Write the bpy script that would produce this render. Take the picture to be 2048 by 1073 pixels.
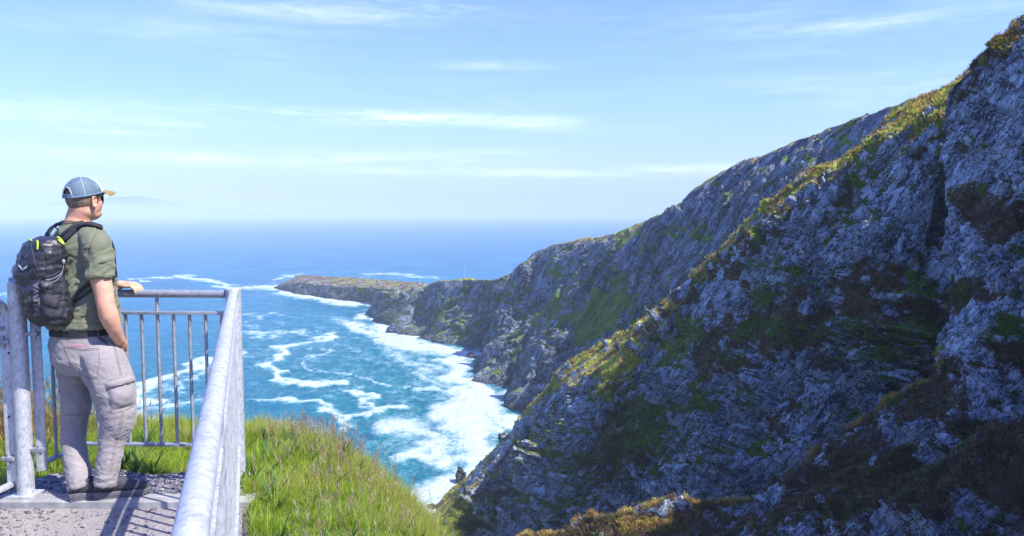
import bpy, bmesh, math, random
import numpy as np
from mathutils import Vector, Matrix

# ------------------------------------------------------------------ camera, sky, sun, exposure
S = bpy.context.scene
for o in list(bpy.data.objects): bpy.data.objects.remove(o)
F_PX, CX, CY = 1490.0, 1024.0, 536.5
PITCH = math.atan((CY-428)/F_PX)
cam_d = bpy.data.cameras.new('camera')
cam = bpy.data.objects.new('camera', cam_d); S.collection.objects.link(cam)
cam_d.sensor_width = 36; cam_d.lens = 36*F_PX/2048
cam_d.clip_start = 0.05; cam_d.clip_end = 200000
cam.rotation_euler = (math.pi/2-PITCH, 0, 0)
S.camera = cam

SUN_DIR = Vector((0.90, -0.44, 0)).normalized()
ELEV = math.radians(52)
sun_v = Vector((SUN_DIR.x*math.cos(ELEV), SUN_DIR.y*math.cos(ELEV), math.sin(ELEV)))
sl = bpy.data.lights.new('sun', 'SUN'); sl.energy = 3.3; sl.angle = math.radians(0.5); sl.color = (1.0, 0.955, 0.88)
so = bpy.data.objects.new('sun', sl); S.collection.objects.link(so)
so.rotation_euler = sun_v.to_track_quat('Z', 'Y').to_euler()

W = bpy.data.worlds.new('World'); S.world = W; W.use_nodes = True
S.view_settings.view_transform = 'Standard'; S.view_settings.look = 'None'
S.view_settings.gamma = 1; S.view_settings.use_curve_mapping = False
S.view_settings.exposure = 1.35
S.cycles.max_bounces = 6; S.cycles.volume_bounces = 0; S.cycles.transparent_max_bounces = 12

class NT:
    """tiny node helper"""
    def __init__(s, tree): s.t = tree; s.n = tree.nodes; s.l = tree.links
    def add(s, typ, **kw):
        nd = s.n.new(typ)
        for k, v in kw.items():
            if k.startswith('i_'):
                nd.inputs[k[2:].replace('_', ' ')].default_value = v
            else: setattr(nd, k, v)
        return nd
    def link(s, a, b): s.l.new(a, b)
    def val(s, sock, v):
        if hasattr(v, 'is_output') or isinstance(v, bpy.types.NodeSocket): s.l.new(v, sock)
        else: sock.default_value = v
    def math(s, op, a, b=None, c=None, clamp=False):
        nd = s.n.new('ShaderNodeMath'); nd.operation = op; nd.use_clamp = clamp
        s.val(nd.inputs[0], a)
        if b is not None: s.val(nd.inputs[1], b)
        if c is not None: s.val(nd.inputs[2], c)
        return nd.outputs[0]
    def mix(s, f, a, b, mode='MIX'):
        nd = s.n.new('ShaderNodeMix'); nd.data_type = 'RGBA'; nd.blend_type = mode
        s.val(nd.inputs[0], f); s.val(nd.inputs[6], a); s.val(nd.inputs[7], b)
        return nd.outputs[2]
    def ramp(s, f, stops, interp='LINEAR'):
        nd = s.n.new('ShaderNodeValToRGB'); cr = nd.color_ramp; cr.interpolation = interp
        while len(cr.elements) < len(stops): cr.elements.new(0.5)
        for e, (p, c) in zip(cr.elements, stops):
            e.position = p; e.color = c if len(c) == 4 else (*c, 1)
        s.val(nd.inputs[0], f); return nd.outputs[0]
    def step(s, v, lo, hi):
        nd = s.n.new('ShaderNodeMapRange'); nd.interpolation_type = 'SMOOTHSTEP'
        s.val(nd.inputs[0], v); nd.inputs[1].default_value = lo; nd.inputs[2].default_value = hi
        nd.inputs[3].default_value = 0; nd.inputs[4].default_value = 1
        return nd.outputs[0]
    def noise(s, vec, scale, detail=4, rough=.55, dist=0, out=0, typ=None):
        nd = s.n.new('ShaderNodeTexNoise')
        if typ: nd.noise_type = typ
        if vec is not None: s.link(vec, nd.inputs['Vector'])
        nd.inputs['Scale'].default_value = scale; nd.inputs['Detail'].default_value = detail
        nd.inputs['Roughness'].default_value = rough; nd.inputs['Distortion'].default_value = dist
        return nd.outputs[out]
    def mapping(s, vec, loc=(0,0,0), rot=(0,0,0), sc=(1,1,1)):
        nd = s.n.new('ShaderNodeMapping'); s.link(vec, nd.inputs[0])
        nd.inputs['Location'].default_value = loc; nd.inputs['Rotation'].default_value = rot; nd.inputs['Scale'].default_value = sc
        return nd.outputs[0]
    def frame(s, vec, a, d, sc):
        a = Vector(a).normalized(); d = Vector(d).normalized(); n = a.cross(d)
        c = s.n.new('ShaderNodeCombineXYZ')
        for i, (ax, k) in enumerate(((a, sc[0]), (d, sc[1]), (n, sc[2]))):
            q = s.n.new('ShaderNodeVectorMath'); q.operation = 'DOT_PRODUCT'; s.link(vec, q.inputs[0]); q.inputs[1].default_value = tuple(ax*k); s.link(q.outputs['Value'], c.inputs[i])
        return c.outputs[0]
    def geo(s, out='Position'): return s.n.new('ShaderNodeNewGeometry').outputs[out]
    def obj(s): return s.n.new('ShaderNodeTexCoord').outputs['Object']
    def attr(s, name, out='Fac'):
        nd = s.n.new('ShaderNodeAttribute'); nd.attribute_name = name; return nd.outputs[out]
    def bump(s, h, strength=.5, dist=.1, normal=None):
        nd = s.n.new('ShaderNodeBump'); nd.inputs['Strength'].default_value = strength; nd.inputs['Distance'].default_value = dist
        s.link(h, nd.inputs['Height'])
        if normal is not None: s.link(normal, nd.inputs['Normal'])
        return nd.outputs[0]

def px_angles(px, py):
    """azimuth and elevation (radians) of a photo pixel"""
    x = (px-CX)/F_PX; y = 1.0; z = -(py-CY)/F_PX
    c, s_ = math.cos(PITCH), math.sin(PITCH)
    d = (x, y*c+z*s_, -y*s_+z*c)
    return math.atan2(d[0], d[1]), math.atan2(d[2], math.hypot(d[0], d[1]))

def build_world():
    t = NT(W.node_tree)
    for n in list(t.n): t.n.remove(n)
    sky = t.add('ShaderNodeTexSky', sky_type='NISHITA', sun_disc=False)
    sky.sun_elevation = ELEV
    sky.sun_rotation = math.atan2(SUN_DIR.x, SUN_DIR.y)
    sky.altitude = 0; sky.air_density = 1.0; sky.dust_density = 0.6; sky.ozone_density = 2.2
    gen = t.add('ShaderNodeTexCoord').outputs['Generated']
    sep = t.add('ShaderNodeSeparateXYZ'); t.link(gen, sep.inputs[0])
    az = t.math('ARCTAN2', sep.outputs[0], sep.outputs[1])
    el = t.math('ARCSINE', sep.outputs[2])
    comb = t.add('ShaderNodeCombineXYZ'); t.link(az, comb.inputs[0]); t.link(el, comb.inputs[1])
    m1 = t.mapping(comb.outputs[0], sc=(3.0, 34.0, 1), rot=(0, 0, math.radians(-1.5)))
    n1 = t.noise(m1, 1.6, 7, .62, .6)
    m2 = t.mapping(comb.outputs[0], sc=(10.0, 60.0, 1), rot=(0, 0, math.radians(4)))
    n2 = t.noise(m2, 2.0, 6, .65, .8)
    m3 = t.mapping(comb.outputs[0], sc=(1.2, 6.0, 1), rot=(0, 0, math.radians(-8)))
    n3 = t.noise(m3, 1.5, 5, .6, .5)
    # clouds that the photo shows: (px, py, half width px, half height px, strength)
    spots = [(430, 218, 110, 5, .5), (560, 220, 200, 6, .6), (760, 236, 170, 11, .75), (930, 240, 150, 9, .6), (1065, 248, 85, 11, .9),
             (270, 267, 80, 5, .6), (360, 252, 60, 5, .4), (200, 310, 420, 11, .5), (640, 318, 320, 11, .4), (980, 344, 300, 8, .65),
             (1230, 349, 200, 7, .5), (1010, 132, 110, 8, .5), (640, 22, 240, 18, .6), (850, 10, 160, 12, .5), (300, 60, 330, 30, .2),
             (1400, 45, 280, 30, .2), (1700, 52, 130, 10, .35), (1560, 108, 160, 10, .3), (1650, 165, 300, 26, .2), (1900, 30, 300, 30, .2),
             (1420, 335, 200, 8, .4), (820, 305, 250, 8, .35), (-300, 200, 400, 20, .6), (2400, 150, 400, 30, .6)]
    total = None
    for (px, py, hw, hh, st) in spots:
        a0, e0 = px_angles(px, py)
        dx = t.math('MULTIPLY', t.math('SUBTRACT', az, a0), F_PX/hw)
        dy = t.math('MULTIPLY', t.math('SUBTRACT', el, e0), F_PX/hh)
        r2 = t.math('ADD', t.math('MULTIPLY', dx, dx), t.math('MULTIPLY', dy, dy))
        g = t.math('MULTIPLY', t.math('EXPONENT', t.math('MULTIPLY', r2, -0.9)), st)
        total = g if total is None else t.math('ADD', total, g)
    nn = t.math('ADD', t.math('MULTIPLY', n1, .62), t.math('MULTIPLY', n2, .38))
    wis = t.math('MULTIPLY', t.math('MULTIPLY', total, .5), t.step(nn, .36, .66))
    veil = t.math('MULTIPLY', t.step(n3, .42, .75), t.math('MULTIPLY', t.step(n1, .3, .75), .12))
    fac = t.math('MINIMUM', t.math('ADD', wis, veil), .85)
    # soft pale band of sea mist hugging the horizon
    band = t.math('EXPONENT', t.math('MULTIPLY', t.math('ABSOLUTE', el), -9.0))
    base = t.mix(t.math('MULTIPLY', band, SKY_BAND), sky.outputs[0], (*SKY_MIST, 1))
    tint = t.mix(1.0, base, (*SKY_TINT, 1), 'MULTIPLY')
    col = t.mix(fac, tint, (*CLOUD_C, 1))
    bg = t.add('ShaderNodeBackground'); bg.inputs[1].default_value = SKY_STR
    t.link(col, bg.inputs[0])
    out = t.add('ShaderNodeOutputWorld'); t.link(bg.outputs[0], out.inputs[0])
SKY_STR = 0.15
SKY_MIST = (3.1, 3.3, 3.8); SKY_BAND = .75; SKY_TINT = (.425, .50, .93); CLOUD_C = (4.6, 5.0, 5.6)
build_world()

# ------------------------------------------------------------------ helpers
C = S.collection
rng = np.random.default_rng(7)
random.seed(7)
H_EYE = 1.58                      # eye above the path
Z0 = -H_EYE                       # path level
SEA = -100.0                      # sea level
_c, _s = math.cos(PITCH), math.sin(PITCH)
def ray(px, py):
    x = (px-CX)/F_PX; z = -(py-CY)/F_PX
    return np.array([x, _c+z*_s, -_s+z*_c])
def P(px, py, Y):                 # photo pixel at world depth Y
    r = ray(px, py); return r*(Y/r[1])
def PZ(px, py, z):                # photo pixel on the level z
    r = ray(px, py); return r*(z/r[2])
def project(p):
    p = np.asarray(p); x, y, z = p[..., 0], p[..., 1], p[..., 2]
    d = y*_c - z*_s; u = y*_s + z*_c
    return CX+F_PX*x/d, CY-F_PX*u/d

_perm = np.random.default_rng(3).permutation(256).astype(np.int64)
_perm = np.concatenate([_perm, _perm, _perm])
_g = np.random.default_rng(4).normal(size=(256, 3)); _g /= np.linalg.norm(_g, axis=1)[:, None]
def perlin(p):
    p = np.asarray(p, dtype=np.float64)
    i = np.floor(p).astype(np.int64); f = p-i; i &= 255
    u = f*f*f*(f*(f*6-15)+10)
    out = 0
    for dx in (0, 1):
        for dy in (0, 1):
            for dz in (0, 1):
                h = _perm[_perm[_perm[i[..., 0]+dx]+i[..., 1]+dy]+i[..., 2]+dz] & 255
                g = _g[h]
                d = g[..., 0]*(f[..., 0]-dx)+g[..., 1]*(f[..., 1]-dy)+g[..., 2]*(f[..., 2]-dz)
                w = (u[..., 0] if dx else 1-u[..., 0])*(u[..., 1] if dy else 1-u[..., 1])*(u[..., 2] if dz else 1-u[..., 2])
                out = out+d*w
    return out*1.5
def fbm(p, octv=4, lac=2.03, gain=.5):
    a, s, t = 1.0, 0, 0
    p = np.asarray(p, dtype=np.float64)
    for k in range(octv):
        s = s+a*perlin(p+k*17.3); t += a; p = p*lac; a *= gain
    return s/t
def ridged(p, octv=4, lac=2.07, gain=.55):
    a, s, t = 1.0, 0, 0
    p = np.asarray(p, dtype=np.float64)
    for k in range(octv):
        s = s+a*(1-2*np.abs(perlin(p+k*31.7))); t += a; p = p*lac; a *= gain
    return s/t
def sstep(x, a, b):
    t = np.clip((x-a)/(b-a), 0, 1); return t*t*(3-2*t)

def tag(o, label=None, cat=None, group=None, kind=None):
    if label: o['label'] = label
    if cat: o['category'] = cat
    if group: o['group'] = group
    if kind: o['kind'] = kind
    return o
def link(name, me, mat=None, parent=None):
    o = bpy.data.objects.new(name, me); C.objects.link(o)
    if mat is not None:
        me.materials.clear(); me.materials.append(mat)
    if parent is not None: o.parent = parent; o.matrix_parent_inverse = parent.matrix_basis.inverted()
    return o
def empty(name, loc=(0, 0, 0)):
    o = bpy.data.objects.new(name, None); o.location = loc; o.empty_display_size = .1; C.objects.link(o); return o
def np_mesh(name, V, Q, smooth=True, attrs=None):
    """V (n,3), Q (m,k) faces of one size"""
    V = np.ascontiguousarray(V, dtype=np.float32); Q = np.ascontiguousarray(Q, dtype=np.int32)
    me = bpy.data.meshes.new(name); k = Q.shape[1]
    me.vertices.add(len(V)); me.vertices.foreach_set('co', V.ravel())
    me.loops.add(Q.size); me.loops.foreach_set('vertex_index', Q.ravel())
    me.polygons.add(len(Q)); me.polygons.foreach_set('loop_start', np.arange(0, Q.size, k, dtype=np.int32))
    me.polygons.foreach_set('loop_total', np.full(len(Q), k, dtype=np.int32))
    if smooth: me.polygons.foreach_set('use_smooth', np.ones(len(Q), dtype=bool))
    me.update(calc_edges=True)
    for n, a in (attrs or {}).items():
        a = np.ascontiguousarray(a, dtype=np.float32)
        if a.ndim == 1:
            at = me.attributes.new(n, 'FLOAT', 'POINT'); at.data.foreach_set('value', a)
        else:
            at = me.attributes.new(n, 'FLOAT_COLOR', 'POINT')
            at.data.foreach_set('color', np.concatenate([a, np.ones((len(a), 1), np.float32)], 1).ravel())
    return me
def grid_quads(nr, nc):
    r = np.arange(nr-1)[:, None]*nc+np.arange(nc-1)[None, :]
    return np.stack([r, r+1, r+nc+1, r+nc], -1).reshape(-1, 4)
def grid_normals(G):
    du = np.gradient(G, axis=1); dv = np.gradient(G, axis=0)
    n = np.cross(du, dv); n /= np.linalg.norm(n, axis=-1)[..., None]+1e-9
    return n
def catmull(A, t):
    """A (k,...) control points, t positions in 0..k-1"""
    A = np.asarray(A, float); k = len(A)
    i = np.clip(np.floor(t).astype(int), 0, k-2); f = (t-i).reshape((-1,)+(1,)*(A.ndim-1))
    g = lambda j: A[np.clip(j, 0, k-1)]
    p0, p1, p2, p3 = g(i-1), g(i), g(i+1), g(i+2)
    p0 = np.where((i == 0).reshape(f.shape), 2*p1-p2, p0)
    p3 = np.where((i == k-2).reshape(f.shape), 2*p2-p1, p3)
    m = .5                                     # tension, less overshoot than plain Catmull-Rom
    m1, m2 = (p2-p0)*.5*m*1.3, (p3-p1)*.5*m*1.3
    return ((2*f**3-3*f**2+1)*p1+(f**3-2*f**2+f)*m1+(-2*f**3+3*f**2)*p2+(f**3-f**2)*m2)
def interp_t(n, lens):
    """n parameter values spread by segment length"""
    c = np.concatenate([[0], np.cumsum(lens)]); c /= c[-1]
    return np.interp(np.linspace(0, 1, n), c, np.arange(len(c)))

def mat(name): 
    m = bpy.data.materials.new(name); m.use_nodes = True
    t = NT(m.node_tree)
    for n in list(t.n): t.n.remove(n)
    out = t.add('ShaderNodeOutputMaterial'); b = t.add('ShaderNodeBsdfPrincipled')
    t.link(b.outputs[0], out.inputs[0])
    return m, t, b, out
def simple(name, col, rough=.6, metal=0, var=.15, scale=40, bump=0, bscale=120, spec=.5):
    m, t, b, out = mat(name)
    o = t.obj()
    n = t.noise(o, scale, 5, .6)
    dark = tuple(c*(1-var) for c in col); light = tuple(min(1, c*(1+var)) for c in col)
    t.link(t.ramp(n, [(.3, dark), (.7, light)]), b.inputs['Base Color'])
    b.inputs['Roughness'].default_value = rough; b.inputs['Metallic'].default_value = metal
    b.inputs['Specular IOR Level'].default_value = spec
    if bump: t.link(t.bump(t.noise(o, bscale, 4, .6), bump, .004), b.inputs['Normal'])
    return m
# ------------------------------------------------------------------ rock and vegetation material
def rock_material(name, base=((.055, .06, .08), (.2, .215, .26)), lichen=.5, k=1.0, wet=False, fw=.25):
    m, t, b, out = mat(name)
    pos = t.geo()
    nrm = t.add('ShaderNodeSeparateXYZ'); t.link(t.geo('Normal'), nrm.inputs[0])
    fol = t.frame(pos, (-.32, .73, .6), (-.28, .53, -.8), (1.0, .16, .55))
    n_big = t.noise(pos, .06*k, 5, .6)
    n_fol = t.noise(fol, .75*k, 7, .7, .5)
    n_fin = t.noise(fol, 2.6*k, 5, .7, .5)
    n_spk = t.noise(fol, 1.5*k, 8, .78, .4)
    v = t.add('ShaderNodeTexVoronoi', feature='DISTANCE_TO_EDGE'); t.link(fol, v.inputs['Vector']); v.inputs['Scale'].default_value = .35*k
    crack = t.step(t.math('ADD', v.outputs['Distance'], t.math('MULTIPLY', t.math('SUBTRACT', n_fin, .5), .25)), .0, .05)
    tone = t.math('ADD', t.math('MULTIPLY', t.math('SUBTRACT', t.attr('tone'), .5), .42), t.math('MULTIPLY', n_fol, .6))
    tone = t.math('ADD', tone, t.math('ADD', t.math('MULTIPLY', n_fin, .3), t.math('MULTIPLY', n_big, .25)))
    col = t.ramp(tone, [(.42, base[0]), (.5, tuple(.4*a+.5*c for a, c in zip(*base))), (.6, base[1]), (.72, tuple(min(1, 1.3*c) for c in base[1]))])
    col = t.mix(t.math('MULTIPLY', t.math('SUBTRACT', 1, crack), .3), col, (.02, .022, .03, 1))
    # pale lichen blotches
    patch = t.noise(pos, .16*k, 4, .6)
    streak = t.noise(fol, 1.5*k, 6, .72, .35)
    fleck = t.noise(pos, 2.2*k, 3, .6)
    cover = t.math('ADD', t.math('MULTIPLY', t.math('SUBTRACT', patch, .5), .6), t.math('MULTIPLY', t.attr('lichen'), .05))
    li = t.math('MULTIPLY', t.step(t.math('ADD', t.math('ADD', t.math('MULTIPLY', streak, 1-fw), t.math('MULTIPLY', fleck, fw)), cover), .5, .56), lichen)
    col = t.mix(t.math('MULTIPLY', li, .85), col, (.70, .78, .86, 1))
    # thin joints between the slabs, their crevice shade painted dark
    j1 = t.step(t.math('ABSOLUTE', t.math('SUBTRACT', t.noise(fol, .62*k, 5, .6, .2), .5)), .022, .006)
    j2 = t.step(t.math('ABSOLUTE', t.math('SUBTRACT', t.noise(t.mapping(fol, sc=(.35, 1, 1)), 1.1*k, 3, .6), .5)), .018, .004)
    joint_shade = t.math('MAXIMUM', j1, t.math('MULTIPLY', j2, .7))
    col = t.mix(t.math('MULTIPLY', joint_shade, .85), col, (.012, .013, .018, 1))
    # warm ochre staining
    col = t.mix(t.math('MULTIPLY', t.step(t.noise(pos, .18*k, 4, .6), .56, .72), .35), col, (.2, .15, .1, 1))
    # plants that grow on it: grass and heather, attributes say where
    nv = t.noise(pos, .9*k, 6, .7)
    nv2 = t.noise(pos, 3.5*k, 4, .7)
    vg = t.step(t.math('ADD', t.attr('veg'), t.math('MULTIPLY', t.math('SUBTRACT', nv, .5), .9)), .42, .58)
    he = t.step(t.math('ADD', t.attr('heath'), t.math('MULTIPLY', t.math('SUBTRACT', nv, .5), 1.0)), .42, .58)
    gcol = t.ramp(nv2, [(.3, (.07, .13, .02)), (.5, (.16, .28, .035)), (.7, (.3, .44, .07))])
    hcol = t.ramp(nv2, [(.3, (.06, .044, .034)), (.5, (.19, .125, .075)), (.72, (.38, .26, .13))])
    dry = t.ramp(nv2, [(.3, (.3, .32, .04)), (.55, (.6, .7, .07)), (.75, (.75, .72, .16))])  # dry turf, brightened so the colour carries the sunlight on the crests
    dry = t.mix(t.step(t.noise(pos, .35*k, 5, .7), .46, .56), dry, t.ramp(nv2, [(.3, (.2, .11, .05)), (.55, (.46, .28, .1)), (.75, (.62, .45, .2))]))
    gcol = t.mix(t.attr('dry'), gcol, dry)
    col = t.mix(he, col, hcol)
    col = t.mix(vg, col, gcol)
    if wet:                                    # dark splash zone just above the water
        sz = t.add('ShaderNodeSeparateXYZ'); t.link(pos, sz.inputs[0])
        wz = t.step(t.math('ADD', sz.outputs[2], t.math('MULTIPLY', n_big, -14)), SEA-1, SEA-6)
        col = t.mix(t.math('MULTIPLY', wz, .6), col, (.03, .032, .04, 1))
    t.link(col, b.inputs['Base Color'])
    b.inputs['Roughness'].default_value = .82; b.inputs['Specular IOR Level'].default_value = .3
    h = t.math('ADD', t.math('MULTIPLY', n_fol, 1.0), t.math('ADD', t.math('MULTIPLY', n_fin, .45), t.math('MULTIPLY', crack, .35)))
    h = t.math('ADD', h, t.math('MULTIPLY', nv2, .3)); h = t.math('SUBTRACT', h, t.math('MULTIPLY', joint_shade, .5)); h = t.math('ADD', h, t.math('MULTIPLY', streak, .8))
    t.link(t.bump(h, .95, 1.1/k), b.inputs['Normal'])
    return m

_cell = np.random.default_rng(11).random((4096, 8))
def facets(q, seed=0):
    """jittered cells with a random height and tilt each: broken, faceted rock"""
    q = q+seed*13.7
    i0 = np.floor(q-.5).astype(np.int64)
    best = np.full(q.shape[:-1], 1e9); off = np.zeros(q.shape[:-1]); tn = np.zeros(q.shape[:-1])
    for dx in (0, 1):
        for dy in (0, 1):
            for dz in (0, 1):
                c = i0+np.array([dx, dy, dz])
                h = (c[..., 0]*73856093 ^ c[..., 1]*19349663 ^ c[..., 2]*83492791) & 4095
                r = _cell[h]
                dl = q-(c+.5+(r[..., :3]-.5)*.8)
                d = (dl*dl).sum(-1)
                hgt = (r[..., 3]-.5)+((r[..., 4:7]-.5)*dl).sum(-1)*2.6
                m = d < best
                best = np.where(m, d, best); off = np.where(m, hgt, off); tn = np.where(m, r[..., 7], tn)
    return off, tn
def rockify(G, amp=1.0, scale=1.0, damp=None, fold=(-.32, .73, .6), fine=1.0, rough=None):
    """push a grid in and out along its normals: buttresses, tilted slabs, broken blocks"""
    N = grid_normals(G)
    a = np.array(fold); a = a/np.linalg.norm(a)          # across the slabs
    b = np.array([-.28, .53, -.8]); b -= a*(a@b); b /= np.linalg.norm(b); c = np.cross(a, b)
    q = np.stack([G@a, G@b, G@c], -1)
    w = G/scale
    big = fbm(w/42+5, 3)*6.0
    warp = fbm(w/18+40, 3)[..., None]*np.array([6, 2, 2])
    warp2 = np.stack([fbm(w/3+4, 3), fbm(w/3+14, 3), fbm(w/3+24, 3)], -1)
    qa = (q+warp*scale)/scale
    def bands(u, v, wd, ln, seed):
        uu = u/wd+seed; iu = np.floor(uu); iv = np.floor(v/ln+np.sin(iu*12.9)*7+seed)
        h = ((iu.astype(int)*73856093 ^ iv.astype(int)*19349663 ^ int(seed*97)) & 4095); f = uu-iu
        return (_cell[h][..., 3]-.5)+(f-.5)*(_cell[h][..., 4]-.3)*.9
    bd = bands(qa[..., 0]+fbm(w/9+2, 2)*2.2, qa[..., 1], 8.5, 46, 1)*6.5+bands(qa[..., 0]+fbm(w/5+8, 2)*1.2, qa[..., 1], 3.1, 15, 5)*2.6
    gul = -np.clip(ridged(qa*np.array([1/26, 1/90, 1/60])+70, 2)-.45, 0, 1)*11
    slab = ridged(qa*np.array([1/9, 1/34, 1/30])+9, 3)*2.4
    qb = qa+warp2*1.2
    f0, t0 = facets(qa*np.array([1/11, 1/34, 1/20])+3, 6)
    f1, t1 = facets(qb*np.array([1/4.4, 1/15, 1/9]), 1)
    f2, t2 = facets(qb*np.array([1/1.7, 1/6.5, 1/4]), 2)
    f3, t3 = facets((qb+warp2*.5)*np.array([1/.7, 1/2.6, 1/1.7]), 3)
    st = qb[..., 0]/5.5; saw = (st-np.floor(st)); led = np.where(saw < .75, saw/.75, (1-saw)/.25)*.9
    fin = fbm(w/1.1+3, 3)*.4*fine
    calm = sstep(fbm(w/23+60, 3), -.25, .2)*.7+.45
    if rough is not None: calm = calm*rough
    d = (big+bd+gul+slab*.7+led*.6+(f0*5.0+f1*4.2*(.55+.45*fine)+f2*2.5*(.3+.7*fine)+f3*1.5*fine)*calm+fin)*amp*scale
    if damp is not None: d = d*damp
    return G+N*d[..., None], t0*.15+t1*.25+t2*.35+t3*.25

def blobs(px, py, lst):
    """soft union of photo-space ellipses, turned into ground cover on the surface they hit"""
    m = np.zeros_like(px)
    for (x, y, rx, ry, ang, s) in lst:
        a = math.radians(ang); dx, dy = px-x, py-y
        u = (dx*math.cos(a)+dy*math.sin(a))/rx; v = (-dx*math.sin(a)+dy*math.cos(a))/ry
        m = np.maximum(m, s*np.exp(-(u*u+v*v)**1.3*.7))
    return m

def make_sheet(name, rows, ncol, nrow, amp, scale, mat_, damp_rows, veg=None, heath=None, dry=None, lich=None, flat_veg=.5, fold=(-.32, .73, .6), crestw=None, colw=None, crest=None, ccol=None, bare=None):
    A = np.array(rows, float)                                  # rows x cols x 3
    cl = np.linalg.norm(np.diff(A.mean(0), axis=0), axis=1) if colw is None else np.array(colw, float)
    rl = np.linalg.norm(np.diff(A, axis=0), axis=2).mean(1) if crestw is None else np.array(crestw, float)
    tc = interp_t(ncol, cl); tr = interp_t(nrow, rl)
    G = catmull(A, tr)                                          # nrow x cols x 3
    G = catmull(G.transpose(1, 0, 2), tc).transpose(1, 0, 2)
    dm = np.interp(tr, np.arange(len(rows)), damp_rows)[:, None]*np.ones(ncol)[None]
    px, py = project(G)
    n0 = fbm(G/(9*scale)+50, 5); n1 = fbm(G/(9*scale)+90, 5)
    bx, by = px+n0*110, py+n1*110
    soil = np.maximum(blobs(bx, by, veg or []), blobs(bx, by, heath or []))
    G, TN = rockify(G, amp, scale, dm, fold, fine=.35 if scale > 1.2 else 1.0, rough=1-.72*sstep(soil, .35, .7))
    N = grid_normals(G)
    nz = np.abs(N[..., 2])
    nn = fbm(G/(2.2*scale)+50, 4)
    vg = sstep(nz+nn*.5, .66, .9)*flat_veg
    brk = nn*.7+n0*.3
    V = np.maximum(vg, blobs(bx, by, veg or [])+brk)
    Hh = np.maximum(blobs(bx, by, heath or [])+fbm(G/(2.6*scale)+10, 4)*.8, sstep(nz+n1*.6, .62, .9)*.62)
    Dd = blobs(px+nn*30, py+nn*30, dry or [])
    if crest:
        lo, hi, cs = crest; rr_ = tr[:, None]*np.ones(ncol)[None]+n0*.5
        cm = sstep(rr_, lo-.4, lo)*(1-sstep(rr_, hi-.35, hi+.15))*cs*(1 if ccol is None else (1-sstep(tc+n1*.6, ccol, ccol+.6)))
        cm = cm*(1-.85*blobs(bx, by, bare or [])); V = np.maximum(V, cm*.56+nn*1.2+n0*1.4); Dd = np.maximum(Dd, cm)  # crest strip takes the turf colour with sunlight painted in
    Lc = blobs(px, py, lich or [])
    at = {'veg': V.ravel(), 'heath': Hh.ravel(), 'dry': np.clip(Dd, 0, 1).ravel(), 'lichen': Lc.ravel(), 'tone': TN.ravel()}
    me = np_mesh(name, G.reshape(-1, 3), grid_quads(nrow, ncol), smooth=False, attrs=at)
    o = link(name, me, mat_); tag(o, kind='structure')
    SUNTURF[name] = Dd
    return o, G, V, Hh
SUNTURF = {}

nvec = lambda x, y: np.array([x, y, 0])/math.hypot(x, y)

# ------------------------------------------------------------------ far headland (B)
M_far = rock_material('far_cliff_rock', ((.05, .07, .12), (.23, .285, .39)), .36, .6, wet=True)
crB = [(752, 584, 720), (800, 583, 700), (850, 573, 672), (882, 562, 612), (940, 560, 585), (1000, 557, 560), (1050, 537, 535), (1064, 506, 515), (1112, 489, 485), (1200, 474, 440),
       (1300, 440, 375), (1350, 413, 352), (1400, 373, 335), (1500, 322, 305), (1590, 280, 282), (1700, 240, 255), (1790, 206, 236), (1885, 179, 216), (2100, 90, 190), (2500, -60, 170)]
bsB = [(742, 628), (800, 668), (838, 675), (880, 686), (940, 690), (984, 697), (966, 728), (958, 762), (1035, 775), (1028, 818)]
rows = [[] for _ in range(8)]
for i, (px, py, Y) in enumerate(crB):
    cr = P(px, py, Y)
    if i < len(bsB): bs = PZ(*bsB[i], SEA)
    else:
        h = cr[2]-SEA; bs = cr+nvec(-.95, -.3)*h/2.1; bs[2] = SEA
    out = nvec(-.9, -.43); hz = bs-cr
    bk = nvec(.85, .53)
    low = min(1, max(.25, (cr[2]+100)/60))
    rows[0].append([cr[0]+bk[0]*90*low+20, cr[1]+bk[1]*90*low, SEA-8])
    rows[1].append(cr+bk*30*low+np.array([0, 0, -14*low]))
    rows[2].append(cr+bk*7+np.array([0, 0, -1.2]))
    rows[3].append(cr)
    rows[4].append(cr+hz*np.array([.16, .16, 0])+np.array([0, 0, hz[2]*.12]))
    rows[5].append(cr+hz*np.array([.42, .42, .5]))
    rows[6].append(bs+np.array([0, 0, 2.5]))
    rows[7].append(bs+nvec(-.8, -.6)*6+np.array([0, 0, -9.]))
vegB = [(1190, 620, 90, 50, -25, .85), (1180, 600, 60, 22, -30, .8), (1040, 600, 12, 60, 20, .6), (1230, 560, 60, 25, 0, .6), (1265, 483, 28, 18, 20, 1), (1550, 370, 40, 20, -30, .6),
        (1180, 482, 90, 5, -8, .9), (950, 560, 70, 3, 0, 1), (1300, 640, 80, 30, 0, .4), (1600, 340, 60, 20, -30, .4), (1130, 560, 40, 30, 0, .5)]
sunturfB = [(1265, 483, 40, 22, 20, 1), (1160, 483, 110, 7, -8, 1), (940, 559, 90, 5, 0, 1), (810, 585, 60, 9, 0, 1), (1350, 420, 50, 8, -30, .8), (1285, 450, 40, 8, -20, .9)]
far_cliff, GB, VB, HB = make_sheet('far_cliffs', rows, 900, 340, .58, 1.7, M_far, [.4, .4, .22, .15, .55, .9, .7, .7], vegB, [(1290, 600, 130, 60, -20, .3)], sunturfB,
    [(1300, 520, 200, 60, -30, .8), (1500, 380, 150, 40, -30, .9)], .8, crest=(2.2, 3.3, .8), crestw=[10, 10, 6, 16, 60, 90, 14],
    colw=[10, 10, 8, 10, 10, 10, 9, 10, 14, 16, 12, 12, 18, 18, 18, 16, 14, 8, 8])

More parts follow.
